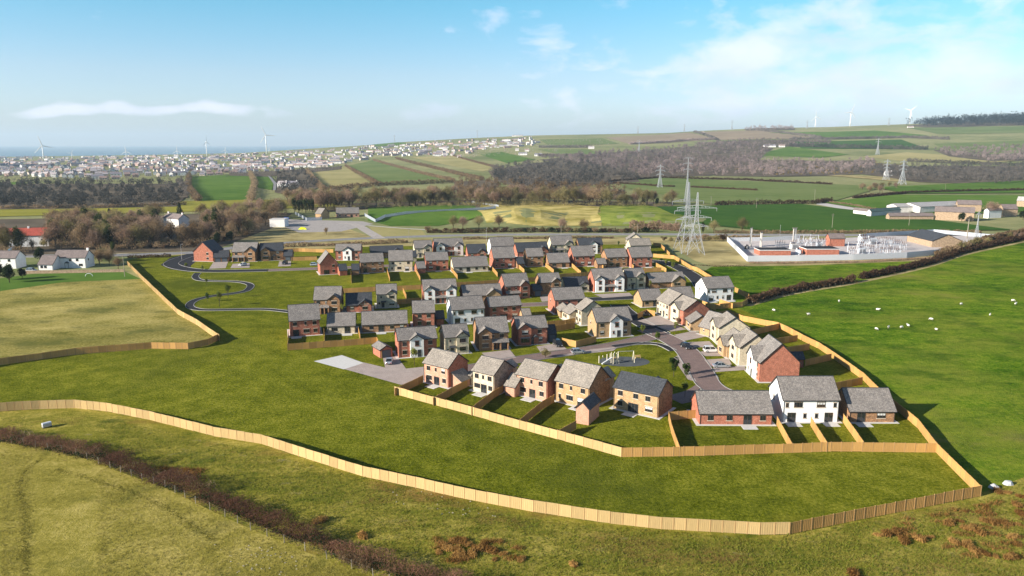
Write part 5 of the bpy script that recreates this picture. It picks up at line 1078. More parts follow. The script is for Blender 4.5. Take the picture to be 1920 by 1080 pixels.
transformer('blue grey transformer behind the orange brick building', (1535, 463), .9, .1); transformer('tall pale blue transformer at the back of the right group', (1618, 457), 1.6, 0.2, 'pale_metal'); transformer('lower blue transformer in the right group', (1615, 475), 1.1, 0, 'palis'); transformer('pale transformer right of the tall one', (1634, 458), 1.4, .2, 'pale_metal')
sr = random.Random(3)
for i in range(40): stand((1592 + sr.uniform(0, 105), 458 + sr.uniform(0, 24)), sr.uniform(1.8, 4), 'pale_metal' if i % 3 else 'palis', 4, sr.uniform(-.3, .5))
for i in range(16): stand((1490 + sr.uniform(0, 60), 452 + sr.uniform(0, 14)), sr.uniform(1.5, 3.5), 'pale_metal', 3, sr.uniform(-.3, .5))
for i in range(3): stand((1458 + i * 4, 463 + i), 2.6, 'metal', 2, .2)
for i, (x, y, w_) in enumerate([(1505, 455, 9), (1520, 457, 9), (1625, 466, 12), (1650, 468, 14), (1672, 474, 12), (1600, 470, 9)]):
    e = empty('busbar_frame', P(x, y), .1 * i); tag(e, ['pale lattice busbar frame behind the orange building', 'second lattice busbar frame near the red brick building', 'wide lattice busbar frame in the right group', 'widest lattice busbar frame before the long building', 'lattice busbar frame at the front right of the yard', 'lattice busbar frame at the front left of the right group'][i], 'frame', SE)
    b = MB(); 
    for sx in (-w_ / 2, w_ / 2): b.box(sx - .1, -.1, 0, sx + .1, .1, 5)
    link('column', b.mesh('column', [M['pale_metal']], uv=False), e); e.children[-1]['kind'] = 'stuff'; b = MB(); b.strut((-w_ / 2, 0, 5), (w_ / 2, 0, 5), .09); b.strut((-w_ / 2, 0, 4.4), (w_ / 2, 0, 4.4), .07)
    for k in range(8): b.strut((-w_ / 2 + w_ * k / 8, 0, 4.4 + .6 * (k % 2)), (-w_ / 2 + w_ * (k + 1) / 8, 0, 5 - .6 * (k % 2)), .05)
    link('beam', b.mesh('beam', [M['pale_metal']], uv=False), e)
# ---------------------------------------------------------------- farm
FG = 'farm buildings behind the substation'
def barn(label, A, B, R, wall, roof, ze, **k): return house(label, A, B, R, wall, roof, ze, 'none', name='farm_building', cat='farm building', group=FG, slab=False, **k)
M['shedroof'] = roofmat('pale_sheet_roof', (.46, .44, .42), (.38, .36, .35), (.32, .31, .30)); M['greenroof'] = roofmat('grey_green_sheet_roof', (.10, .16, .14), (.08, .13, .12), (.06, .09, .08))
barn('big pale corrugated barn with a wide sheet roof', (1726, 388), (1830, 384), (1720, 371), 'corr', 'shedroof', 5.2, D=24, slope=.22); barn('pale corrugated barn bay with a dark opening', (1684, 388), (1726, 387.5), (1690, 378), 'corr', 'shedroof', 4.8, D=16, slope=.28)
barn('long sandstone barn in front of the pale corrugated barn', (1752, 396), (1828, 399), (1756, 388), 'sand', 'brownroof', 6.5, D=10); barn('upper sandstone barn behind the long one', (1796, 383), (1842, 384), (1800, 374), 'sand', 'brownroof', 6.5)
barn('low stone sheds with a mossy roof before the barns', (1668, 405), (1752, 405), (1668, 399.5), 'sand', 'brownroof', 3.0); barn('low pale shed with a grey green roof left of the farm', (1634, 397), (1690, 393), (1640, 389), 'corr', 'greenroof', 4.0); barn('low pale lean shed at the left tip of the farm', (1599, 393), (1634, 397), (1602, 390), 'corr', 'brownroof', 3.5)
house('white farm house right of the big bare tree', (1855, 395), (1880, 394), (1855, 390), 'oldwhite', 'brownroof', 6.0, 'none', name='farm_house', cat='house', group=FG, slab=False); barn('stone barn at the right end of the farm', (1882, 392), (1910, 392), (1882, 381), 'sand', 'brownroof', 6.0)
barn('dark sided shed cut by the right edge', (1906, 376), (1950, 378), (1912, 368), 'trim' if False else 'sand', 'shedroof', 6.0)
flatbox('white concrete cube standing in the waste ground', (506, 426), (534, 426), 9, 5.2, 'oldwhite', 'concrete'); e = HOUSES and None
p = P(568, 430); b = MB(); b.add([(-3, -1.5, 0), (3, -1.2, 0), (2.6, 1.6, 0), (-2.4, 1.8, 0), (-1.5, -.6, 1.4), (1.6, -.4, 1.1), (1.2, .8, 1.2), (-1.2, .9, 1.6)], [(0, 1, 5, 4), (1, 2, 6, 5), (2, 3, 7, 6), (3, 0, 4, 7), (4, 5, 6, 7)]); tag(link('tarpaulin', b.mesh('tarpaulin', [simple('yellow_sheet', (.75, .8, .02), .5)], uv=False), None, p), 'bright yellow tarpaulin heap on the waste ground', 'tarpaulin')
p = P(537, 411); b = MB(); b.prism([(-2.2, 0), (2.2, 0), (1.6, 1.3), (-1.5, 1.5)], -1, 1, 'y'); tag(link('tarpaulin', b.mesh('tarpaulin', [simple('blue_sheet', (.03, .1, .4), .5)], uv=False), None, p), 'blue sheeted heap right behind the white concrete cube', 'tarpaulin')
p = P(25, 468); b = MB(); b.tube((0, 0, 0), (0, 0, 1.0), 2.3, n=16); tag(link('garden_pool', b.mesh('garden_pool', [simple('pool_blue', (.02, .3, .6), .3)], uv=False), None, p), 'round blue garden pool before the red roofed house', 'pool')
p = P(167, 518); b = MB(); 
for i in range(10): a0, a1 = math.pi * i / 10, math.pi * (i + 1) / 10; b.tube((1.6 * math.cos(a0), 0, 1.3 * math.sin(a0)), (1.6 * math.cos(a1), 0, 1.3 * math.sin(a1)), .1, n=5)
tag(link('hoop', b.mesh('hoop', [M['pale_metal']], uv=False), None, p), 'pale hoop standing in the paddock by the stone wall', 'hoop')
a_, c_ = P(46, 513), P(232, 510); b = MB(); L_ = (c_ - a_).length; b.box(0, 0, 0, L_, .5, 1.1); b.box(-.02, -.05, 1.103, L_ + .02, .55, 1.2); tag(link('garden_wall', b.mesh('garden_wall', [M['sand']]), None, a_, math.atan2(c_.y - a_.y, c_.x - a_.x)), 'low brown stone wall before the older white house', 'wall')
# trough, boulders, signboard
p = P(88, 801); e = empty('water_trough', p, .9); tag(e, 'pale box shaped water trough in the rough pasture', 'trough'); e.scale = (.62, .75, .8)
b = MB(); b.box(-1.3, -.5, .25, 1.3, .5, 1.0); link('tank', b.mesh('tank', [M['metal']], uv=False), e); b = MB(); b.prism([(-.55, 1.003), (.55, 1.003), (.4, 1.3), (-.4, 1.3)], -1.3, 1.3); link('lid', b.mesh('lid', [M['pale_metal']], uv=False), e)
for x in (-1.1, 1.1): b = MB(); b.box(x - .1, -.45, 0, x + .1, .45, .247); link('leg', b.mesh('leg', [M['trim']], uv=False), e)
def boulder(label, px, s, seed):
    p = P(*px); r = random.Random(seed); b = MB(); vs_, fs = [], []; nu, nv = 9, 5
    for j in range(nv + 1):
        for i in range(nu):
            a = 2 * math.pi * i / nu; t = math.pi / 2 * j / nv; q = Vector((math.cos(a) * math.cos(t), math.sin(a) * math.cos(t) * .7, math.sin(t) * .8)); q *= s * (1 + .18 * noise.noise(q * 2 + Vector((seed, 0, 0)))); vs_.append(tuple(q))
    for j in range(nv):
        for i in range(nu): fs.append((j * nu + i, j * nu + (i + 1) % nu, (j + 1) * nu + (i + 1) % nu, (j + 1) * nu + i))
    b.add(vs_, fs); o = link('boulder', b.mesh('boulder', [simple('pale_boulder', (.45, .46, .48), .8)], uv=False), None, p); tag(o, label, 'boulder')
boulder('pale grey boulder nearest the lower right fence corner', (1863, 915), .9, 1); boulder('second pale boulder further right of the fence corner', (1890, 908), .9, 2)
# ---------------------------------------------------------------- sheep
def sheep_mesh(graze):
    b = MB(); rings = []; n = 8
    spine = [(-.55, .62, .08), (-.5, .62, .22), (-.25, .64, .30), (.1, .64, .31), (.4, .66, .27), (.55, .70, .17)] + ([(.68, .55, .12), (.80, .30, .10), (.90, .16, .07), (.95, .12, .03)] if graze else [(.64, .82, .13), (.74, .95, .11), (.88, .93, .08), (.95, .90, .03)])
    for i, (x, z, r) in enumerate(spine): rings.append([(x, math.cos(2 * math.pi * k / n) * r * .85, z + math.sin(2 * math.pi * k / n) * r) for k in range(n)])
    for i, rg in enumerate(rings): b.v += rg
    for i in range(len(rings) - 1):
        mi = 1 if i >= 7 else 0
        for k in range(n): b.f.append((i * n + k, i * n + (k + 1) % n, (i + 1) * n + (k + 1) % n, (i + 1) * n + k)); b.m.append(mi)
    b.f += [tuple(range(n - 1, -1, -1)), tuple(range((len(rings) - 1) * n, len(rings) * n))]; b.m += [0, 1]
    for x in (-.38, .36):
        for y in (-.14, .14): b.tube((x, y, .5), (x + .02, y, 0), .06, .035, 5, 1)
    return b.mesh('sheep', [simple('fleece', (.72, .69, .62), .95, var=.06), simple('sheep_face', (.18, .15, .12), .9)], True, False)
SH = [sheep_mesh(True), sheep_mesh(False)]
SL = ['lone white sheep nearest the timber fence', 'white sheep grazing right of the lone one by the fence', 'white sheep lying just below the hedge', 'white sheep high in the middle of the field', 'left sheep of the row of four', 'second sheep of the row of four', 'third sheep of the row of four', 'fourth sheep of the row of four', 'sheep above and right of the row of four', 'dark faced large sheep at the end of the flock', 'small sheep high on the slope', 'small sheep below the slope top', 'upper sheep of the pair near the edge', 'lower sheep of the pair near the edge']
for i, (x, y) in enumerate([(1451, 584), (1516, 592), (1573, 567), (1645.6, 583), (1642.8, 619), (1666, 616), (1690, 616), (1702.6, 613), (1746, 601), (1755, 620), (1802, 572), (1856, 592.5), (1899, 566), (1904, 572)]):
    o = link('sheep', SH[i % 2], None, P(x, y), sr.uniform(0, 6.28)); s_ = sr.uniform(.9, 1.1); o.scale = (s_, s_, s_); tag(o, SL[i], 'sheep', 'sheep on the hill pasture')
# ---------------------------------------------------------------- post and wire fence, near hedge, rushes, stones
wl_px = [(-30, 822), (0, 827), (90, 842), (143, 853), (207, 878), (267, 901), (310, 914), (367, 944), (422, 969), (470, 994), (533, 1018), (613, 1048), (660, 1066), (700, 1082), (760, 1106)]
def wire_fence(label, pxs, sp, h=1.25, r=.05, wires=3):
    path = [P(x, y) for x, y in pxs]; e = empty('post_and_wire_fence', path[0]); tag(e, label, 'fence'); b = MB(); b.tube((0, 0, -.3), (0, 0, h), r * 1.1, r, 6); pm = b.mesh('post', [M['greywood']], uv=False); w = MB()
    for a, c in zip(path, path[1:]):
        L = (c - a).length; n = max(1, round(L / sp))
        for i in range(n):
            q = a.lerp(c, i / n) - path[0]; o = link('post', pm, e, tuple(q)); o.rotation_euler = (sr.uniform(-.06, .06), sr.uniform(-.06, .06), 0)
        for k in range(wires): z = h * (.35 + .28 * k); w.strut(a - path[0] + Vector((0, 0, z)), c - path[0] + Vector((0, 0, z)), .004)
    link('wire', w.mesh('wire', [M['greywood']], uv=False), e)['kind'] = 'stuff'
wire_fence('weathered post and wire fence along the near left hedge', wl_px, 3.4, 1.3, .06); wire_fence('post and wire fence below the right hand field hedge', [(1402, 573), (1458, 556), (1513, 545), (1576, 535), (1600, 530)], 3.5)
hedge([(-60, 812), (0, 822), (60, 832), (117, 843), (160, 852)], 3.4, 2.3, TW['purple'], 'purplish bare hedge at the near left, its left end', 320, .4, 11, elong=7, lump=.7)
hedge([(166, 852), (187, 858), (233, 877), (283, 895), (367, 925), (423, 948), (483, 975), (550, 1004), (600, 1022)], 3.6, 2.4, TW['purple'], 'long purplish bare hedge slanting down the near left', 340, .4, 12, elong=7, lump=.8)
hedge([(592, 1016), (650, 1042), (700, 1060), (783, 1082), (900, 1115)], 2.8, 1.8, TW['purple'], 'purplish hedge leaving at the bottom of the picture', 260, .4, 13, elong=7, lump=.8)
hedge([(-60, 815), (0, 826), (117, 848), (187, 863), (283, 900), (423, 953), (550, 1009), (700, 1066), (900, 1120)], 1.5, .8, TW['green'], 'dark bramble growth under the near left hedge', 60, .3, 15, elong=2, lump=1.4, name='bramble')
hedge([(40, 826), (160, 850), (260, 884), (330, 905), (400, 930)], 2.4, 1.5, TW['brown'], 'pale brown stems mixed through the near left hedge', 60, .45, 16, elong=8, lump=1.2)
hedge([(640, 1050), (668, 1060), (695, 1074)], 1.6, 1.4, TW['brown'], 'pale brown bush tangle by the lowest fence posts', 200, .35, 14, elong=4, name='bush_row')
RUSH = []
for k in range(4):
    r = rng(70 + k); n = 260; a = r.uniform(0, 6.28, n); q = r.uniform(0, 1, n) ** .6 * .85; RUSH.append(cards_mesh('rush_clump', np.stack([np.cos(a) * q, np.sin(a) * q * .8, r.uniform(.1, .55, n)], 1), r.uniform(.4, .9, n), TW['rush'], r, 6, 1.6))
rpx = [(830, 1022), (866, 1015), (878, 1022), (907, 1023), (823, 1037), (860, 1043), (885, 1040), (922, 1034), (943, 1040), (928, 1050), (870, 1048), (978, 1050), (680, 1006), (600, 978), (853, 1016), (898, 1030), (858, 1032), (840, 1030), (1075, 1060), (1600, 1078)]
rr2 = [(1647, 1004), (1663, 1002), (1680, 999), (1693, 999), (1690, 1011), (1697, 1017), (1723, 1011), (1827, 1034), (1847, 1039), (1867, 1044), (1893, 1046), (1903, 1044), (1897, 1008), (1880, 981), (1847, 978), (1863, 981), (1887, 984), (1907, 984), (1913, 964), (1780, 982), (1800, 978), (1913, 932), (1907, 948), (1790, 1018), (1812, 1022), (1838, 1000), (1815, 992), (1745, 1008), (1888, 925), (1870, 922)]
for grp, lst, lb in (('rush clumps in the middle of the foreground', rpx, 'rusty rush clump in the cluster at the bottom centre'), ('rush clumps at the lower right', rr2, 'rusty rush clump in the rough ground by the fence corner')):
    for i, (x, y) in enumerate(lst):
        o = link('rush_clump', RUSH[i % 4], None, P(x, y), sr.uniform(0, 6)); s_ = sr.uniform(.5, 1.15); o.scale = (s_ * 1.3, s_, s_ * .8); tag(o, lb, 'rushes', grp)
r = rng(90); pts = [P(x + r.normal() * 3, y) for x, y in poly_samples([(1640, 990), (1900, 930), (1990, 930), (1990, 1060), (1850, 1050), (1700, 1025)], 70, r)] + [P(x, y) for x, y in poly_samples([(790, 1010), (960, 1015), (1000, 1050), (830, 1055)], 25, r)] + [P(x, y) for x, y in poly_samples([(290, 877), (385, 880), (350, 905)], 40, r)]
pp = np.concatenate([np.array(p) + np.stack([r.normal(size=60) * .5, r.normal(size=60) * .35, r.uniform(.05, .35, 60)], 1) for p in pts]); o = link('low_rushes', cards_mesh('low_rushes', pp, r.uniform(.25, .6, len(pp)), TW['rush'], r, 5, 1.5)); tag(o, 'low rusty rushes scattered between the clumps of rough ground', 'rushes', kind='stuff')
# grass tussocks on the rough pasture: countless, one object each
def tussocks(name, poly, n, mat, label, seed, size=.24, h=.2, per=5):
    r = rng(seed); c = np.array([tuple(P(x, y)) for x, y in poly_samples(poly, n, r)]); c = np.repeat(c, per, 0); c[:, 0] += r.normal(size=len(c)) * .18; c[:, 1] += r.normal(size=len(c)) * .18; c[:, 2] += r.uniform(.02, h, len(c))
    o = link(name, cards_mesh(name, c, size * r.uniform(.6, 1.4, len(c)), mat, r, 3, 1.4)); tag(o, label, 'grass', kind='stuff')
gm1 = leafmat('tussock_straw', (.24, .215, .045), (.42, .36, .11), .3); gm2 = leafmat('tussock_green', (.13, .17, .02), (.26, .27, .04), .3); gm3 = leafmat('trodden_grass', (.15, .14, .025), (.24, .21, .04), .3)
tussocks('grass_tussocks', [(0, 785), (140, 775), (480, 845), (1000, 975), (1424, 1012), (1480, 1010), (1838, 938), (1930, 900), (1930, 1085), (760, 1085), (400, 930), (200, 860), (0, 812)], 9000, gm1, 'straw coloured tussocks of the rough pasture', 5, .24, .12, 3)
tussocks('green_tussocks', [(0, 785), (140, 775), (480, 845), (1000, 975), (1424, 1012), (1838, 938), (1930, 900), (1930, 1085), (760, 1085), (200, 860)], 9000, gm2, 'green grass tufts of the rough pasture', 6, .3, .16, 3)
tussocks('field_tufts', [(0, 840), (200, 885), (420, 980), (640, 1070), (700, 1085), (0, 1085)], 6000, gm1, 'dry grass tufts in the grazed field at the lower left', 7, .22, .1, 3)
def track(name, pxs, label, seed, wdt=.7, dens=26):
    r = rng(seed); path = smooth_path([P(x, y) for x, y in pxs], .5); A = np.array([tuple(p) for p in path]); k = r.randint(0, len(A), len(A) * dens // 2); c = A[k] + np.stack([r.normal(size=len(k)) * wdt * .6, r.normal(size=len(k)) * wdt, r.uniform(.01, .06, len(k))], 1)
    tag(link(name, cards_mesh(name, c, r.uniform(.12, .3, len(k)), gm3, r, 2, 0)), label, 'track', kind='stuff')
track('worn_track', [(48, 1100), (46, 1040), (47, 960), (36, 915), (42, 890), (75, 862)], 'dark worn track curving down the left of the grazed field', 400, .5)
track('worn_track', [(105, 880), (150, 893), (200, 908), (250, 925), (300, 948), (360, 985), (400, 1012)], 'second worn track crossing the grazed field', 401, .45)
st = MB()
for x, y in poly_samples([(390, 1020), (520, 1025), (580, 1060), (560, 1080), (450, 1085)], 60, rng(8)) + poly_samples([(700, 905), (900, 935), (960, 975), (760, 960)], 26, rng(9)):
    p = P(x, y); s_ = sr.uniform(.08, .18); st.add([(p.x - s_, p.y - s_ * .6, 0), (p.x + s_, p.y - s_ * .5, 0), (p.x + s_ * .9, p.y + s_ * .7, 0), (p.x - s_ * .8, p.y + s_ * .6, 0), (p.x, p.y, s_ * 1.1)], [(0, 1, 4), (1, 2, 4), (2, 3, 4), (3, 0, 4)])
tag(link('scattered_stones', st.mesh('scattered_stones', [simple('limestone', (.34, .30, .22), .9)], uv=False)), 'small pale stones scattered over the near fields', 'stones', kind='stuff')

# ---------------------------------------------------------------- trees
TB = [tree_template('bare', 20 + i, 13, 5.0, 2600, .8, TW[m], 5, .24, .12, .5, 13, .15) for i, m in enumerate(['brown', 'pink', 'olive', 'brown', 'pink', 'olive'])]
TN = [tree_template('bare', 40 + i, 13, 3.6, 2000, .8, TW[m], 5, .26, .14, .8, 11, .15) for i, m in enumerate(['brown', 'pink', 'olive'])]
TI = tree_template('round', 31, 12, 3.2, 1500, .6, TW['ivy'], 1.6, .2, .1, .3, 9)
TE = [tree_template('fir', 33, 11, 3.0, 1600, .6, TW['green'], 1.6), tree_template('round', 34, 9, 3.6, 1700, .6, TW['green'], 1.5, .15, .05, .3, 9)]
BU = [tree_template('round', 36 + i, 3.2, 2.2, 500, .45, TW[m], 2.5, .1, .02, .4, 7, rad=.06) for i, m in enumerate(['brown', 'olive', 'pink', 'green', 'hedge'])]
tr = random.Random(77)
def belt(poly, n, tpls, smin, smax, label, group, seed, near_first=True):
    r = rng(seed)
    for x, y in poly_samples(poly, n, r):
        plant(tpls[r.randint(len(tpls))], 'bare_tree', PT(x, y), r.uniform(smin, smax), label, 'tree', group)
belt([(555, 391), (700, 385), (930, 379), (935, 388), (860, 384), (700, 390), (600, 396)], 62, TB + TN, 1.15, 1.5, 'tall bare tree in the belt behind the reservoir', 'trees behind the reservoir', 1)
belt([(930, 376), (1100, 381), (1260, 383), (1262, 388), (1110, 386), (935, 384)], 44, TB + TN, 1.0, 1.45, 'bare tree in the belt behind the grass mounds', 'trees behind the mounds', 2)
belt([(520, 378), (600, 372), (930, 368), (1170, 372), (1170, 378), (600, 382), (530, 388)], 50, TB, 1.0, 1.3, 'bare tree in the far rank of the winter belt', 'far rank of the winter belt', 3)
belt([(-20, 428), (300, 420), (480, 402), (545, 400), (470, 440), (400, 463), (250, 471), (95, 473), (40, 476), (-30, 478)], 134, TB + TN + [TI], .95, 1.35, 'bare brown tree in the wood behind the white houses', 'wood behind the white houses', 4)
belt([(1575, 352), (1690, 350), (1700, 362), (1600, 366)], 9, TB, .6, .9, 'scrubby olive tree in the group above the farm track', 'trees above the farm track', 6)
for lb, q, t, s_, nm in [('round bare tree alone right of the pylons', (1391, 436), TB[2], .85, 'bare_tree'), ('bare tree close behind the right leg of the pylons', (1338, 437), TB[2], .72, 'bare_tree'), ('dark ivied tree just right of the pylons', (1318, 437), TI, .62, 'ivy_clad_tree'),
    ('slim bare tree by the road above the centre of the back row', (1053, 436), TB[4], .82, 'bare_tree'), ('bare roadside tree right of the slim one', (1095, 436), TB[0], .75, 'bare_tree'), ('pale bare tree above the twin gabled houses', (850, 430), TB[2], .8, 'bare_tree'), ('bare tree right of the pale one above the twin gables', (868, 430), TB[1], .8, 'bare_tree'), ('bare tree in the roadside shrubs below the reservoir bank', (898, 429), TB[2], .78, 'bare_tree'), ('spreading bare tree at the end of the reservoir fence', (936, 430), TB[3], .85, 'bare_tree'),
    ('large reddish bare tree beside the white farm house', (1859, 408), TB[1], 1.15, 'bare_tree'), ('round dark evergreen before the farm barns', (1803, 416), TE[1], .85, 'evergreen_tree'), ('dark evergreen at the right edge by the farm', (1918, 412), TE[1], .9, 'evergreen_tree'),
    ('dark conifer behind the two chimneyed white house', (337, 402), TE[0], .9, 'evergreen_tree'), ('dark evergreen between the bare trees left of the chimneyed house', (207, 420), TE[0], 1.0, 'evergreen_tree'), ('dark spreading evergreen below the chimneyed house', (256, 452), TE[1], .9, 'evergreen_tree'), ('dark evergreen clump behind the red gabled corner house', (408, 462), TE[1], .95, 'evergreen_tree'), ('second dark evergreen beside the waste ground', (432, 455), TE[1], .85, 'evergreen_tree'), ('small dark evergreen at the edge of the waste ground', (449, 408), TE[1], .55, 'evergreen_tree'),
    ('dark green tree between the red roof and the grey roofed house', (75, 490), TE[1], .85, 'evergreen_tree'), ('dark green bush mass left of the paddock', (18, 530), TE[1], .95, 'evergreen_tree'), ('dark green shrub at the left edge above the paddock', (-4, 526), TE[1], 1.0, 'evergreen_tree'), ('dark green shrub beside the low white wing', (42, 522), TE[1], .55, 'evergreen_tree'),
    ('bushy brown tree right of the older white house', (205, 492), TB[0], .6, 'bare_tree'), ('tangled brown tree above the paddock corner', (222, 505), TB[3], .5, 'bare_tree'), ('ivy green tree behind the older white house gable', (212, 478), TI, .6, 'ivy_clad_tree'), ('bare tree before the red roofed house', (62, 470), TN[1], .5, 'bare_tree'), ('bare tree leaning over the right end of the red roof', (88, 462), TN[1], .75, 'bare_tree'), ('bare tree before the two chimneyed white house', (362, 446), TN[1], .6, 'bare_tree'), ('low bare tree under the two chimneyed white house', (318, 448), TB[4], .45, 'bare_tree'),
    ('dark conifer in the belt right of the twin armed pole', (1206, 385), TE[0], .95, 'evergreen_tree'), ('second dark conifer in the belt near the pylons', (1232, 386), TE[1], .9, 'evergreen_tree'), ('bare tree standing on the waste ground by the track', (612, 440), TN[0], .42, 'bare_tree')]:
    e = plant(t, nm, PT(*q), s_, lb, 'tree')
# dark trees and round bushes in the belts
for i, (x, y) in enumerate([(552, 398), (560, 399), (566, 397), (573, 399), (580, 396), (586, 398)]): plant(TI, 'ivy_clad_tree', PT(x, y), tr.uniform(.85, 1.1), 'tall dark ivy clad tree left of the brick pump house', 'tree', 'ivy clad trees beside the pump house')
for i in range(46):
    x = tr.uniform(-10, 470); y = 466 - tr.uniform(0, 26) - max(0, (x - 380) * .25)
    plant(BU[tr.choice([0, 1, 2, 3, 4])], 'bush', PT(x, y), tr.uniform(.8, 1.9), 'scrubby bush in the undergrowth of the wood behind the white houses', 'bush', 'undergrowth bushes')
belt([(185, 478), (232, 482), (232, 502), (196, 504), (178, 492)], 9, TB + TN, .4, .62, 'small tangled tree between the older white house and the paddock', 'trees beside the older white house', 9)
for i in range(26):
    x = 800 + i * 16.5 + tr.uniform(-4, 4)
    plant(BU[tr.choice([0, 1, 3, 4, 4])], 'bush', PT(x, 436 + tr.uniform(-2, 1.5)), tr.uniform(.9, 1.5), 'dark shrub in the row along the far side of the main road', 'bush', 'roadside shrubs')
for i in range(9): plant(BU[tr.choice([0, 4, 1])], 'bush', PT(1244 + i * 14, 452 + tr.uniform(-1, 2)), tr.uniform(1.0, 1.6), 'brown shrub in the row at the foot of the pylons', 'bush', 'shrubs by the pylons')
for i in range(16): x = 1768 + i * 10.5; plant(BU[tr.choice([0, 1, 2, 4])], 'bush', PT(x, 477 - (x - 1768) * .22 + tr.uniform(-3, 3)), tr.uniform(1.1, 2.0), 'olive and brown bush at the right end of the substation', 'bush', 'bushes at the right end of the substation')
wood('winter_wood', [(-20, 436), (300, 424), (480, 404), (545, 402), (470, 432), (400, 452), (250, 458), (110, 460), (95, 450), (-20, 444)], 120, 13, TW['pink'], 'fine brown twigs of the closed wood behind the white houses', 223, 420, 'woodland', .55, .36, elong=7, up=.9)
wood('winter_wood', [(555, 392), (700, 386), (930, 380), (1250, 384), (1262, 387), (935, 386), (700, 390), (600, 395)], 60, 15, TW['olive'], 'fine brown twigs of the closed belt behind the reservoir and mounds', 224, 420, 'woodland', .45, .3, elong=7, up=.9)
wood('undergrowth', [(-20, 430), (300, 420), (480, 405), (545, 402), (470, 442), (400, 464), (250, 472), (95, 475), (40, 477), (-30, 479)], 520, 4.6, TW['brown'], 'brown undergrowth filling the wood behind the white houses', 220, 70, 'undergrowth', 1.5, .8, elong=4, up=.6)
wood('undergrowth', [(555, 393), (700, 388), (930, 382), (1250, 386), (1262, 389), (935, 388), (700, 392), (600, 398)], 260, 4.5, TW['olive'], 'brown undergrowth at the foot of the winter belt', 221, 60, 'undergrowth', 1.5, .8, elong=4, up=.6)
wood('undergrowth', [(510, 384), (700, 378), (930, 374), (1165, 377), (1165, 381), (930, 379), (700, 384), (520, 392)], 260, 8, TW['brown'], 'bare saplings between the ranks of the winter belt', 222, 60, 'undergrowth', 1.3, .6, elong=5, up=.8)
# young trees of the estate
YT = [tree_template('round', 50 + i, 4.6, .95, 420, .3, TW['spring'], 1.6, .42, .36, .3, 6, .3, rad=.07) for i in range(3)]
YG = tree_template('round', 55, 4.8, 1.3, 700, .34, leafmat('fresh_green_leaves', (.03, .06, .015), (.08, .12, .03)), 1.6, .35, .28, .3, 7, .3, rad=.08)
for lb, q, t, s_ in [('young green tree at the side road bend', (350, 508), YT[0], .9), ('young green tree where the winding path begins', (380, 511), YT[1], .8), ('slim young tree inside the upper loop of the path', (388, 536), YT[2], .75), ('leafy young tree at the middle of the winding path', (389, 566), YG, .8), ('tall slim young tree in the lower loop of the path', (412, 575), YT[0], 1.3), ('slim young tree at the path crossing', (428, 558), YT[1], 1.2),
    ('young tree on the kerb by the play green', (1233, 652), YT[0], 1.1), ('young tree beside the tan white gabled house', (1204, 632), YT[1], .9), ('young tree on the lawn before the tan bungalow', (1267, 624), YT[2], .85), ('purplish young tree before the tan wing', (1272, 608), BU[2], .8), ('dark leafy tree on the play green behind the dark roof', (1263, 706), YG, 1.2), ('dark leafy tree on the pale strip beside the road', (1286, 712), YG, 1.0), ('young tree by the lower road junction', (1284, 745), YT[1], .9),
    ('young tree before the red house with the white gable', (777, 688), YT[0], 1.2), ('leafy bush at the end of the bay windowed garden', (1023, 671), BU[1], .95), ('yellow green young tree beside the brown gabled house', (642, 590), YT[1], .9), ('young tree at the garden row road bend', (1248, 505), YT[0], 1.1), ('second young tree at the garden row road bend', (1261, 510), YT[1], 1.1), ('young green tree before the long bungalow by the asphalt bend', (1219, 543), YT[2], .9), ('dark green shrub on the drive of the top right corner', (1240, 489), BU[3], .5), ('young tree beside the silver car terrace', (1160, 462), YG, .7)]:
    plant(t, 'young_tree', P(*q), s_, lb, 'tree')
# hedges
hedge([(1404, 569), (1458, 553), (1513, 542), (1576, 532.5), (1600, 528)], 3.0, 2.6, TW['hedge'], 'dark trimmed hedge climbing right from the upper white pair', 90, .8, 21, elong=2)
hedge([(1614, 523), (1650, 516), (1691, 507), (1747, 493), (1804, 474), (1870, 459), (1960, 440)], 3.2, 2.6, TW['hedge'], 'upper part of the dark field hedge beyond the gap', 80, .9, 22, elong=2)
hedge([(1755, 484), (1800, 470), (1850, 452), (1960, 428)], 3.5, 3.0, TW['brown'], 'brown hedge behind the upper field hedge', 60, .9, 23, elong=2)
hedge([(240, 484), (320, 482)], 2, 1.6, TW['hedge'], 'low dark hedge beside the main road at the left', 50, .7, 24); hedge([(445, 467), (520, 464), (600, 461), (690, 458), (765, 455)], 3.5, 2.0, TW['brown'], 'brown roadside hedge behind the top left street', 45, .8, 25)
hedge([(868, 449), (960, 448), (1060, 447), (1150, 447)], 2.5, 1.4, TW['brown'], 'low brown hedge between the main road and the back row', 40, .8, 26); hedge([(800, 437), (900, 436), (1000, 435), (1100, 435), (1235, 435)], 3.5, 2.6, TW['hedge'], 'dark hedge under the roadside shrubs', 40, .9, 27)
hedge([(1180, 428), (1240, 430), (1275, 434)], 4, 5, TW['pink'], 'tall pinkish hedge left of the pylons', 90, 1.0, 28); hedge([(1340, 437), (1450, 438), (1560, 438), (1700, 436), (1840, 438)], 3, 2.2, TW['brown'], 'brown hedge along the road behind the substation', 35, .9, 29)
hedge([(1300, 448), (1360, 449), (1430, 449)], 3, 2.4, TW['brown'], 'brown hedge between road and substation', 60, .9, 30); hedge([(1405, 494), (1500, 494), (1620, 492), (1760, 484)], 2, .9, TW['pink'], 'low reddish growth before the front substation fence', 30, .6, 31); hedge([(1300, 497), (1350, 500), (1400, 499)], 1.2, .5, TW['hedge'], 'thin weeds at the top of the bright hill field', 12, .5, 32)
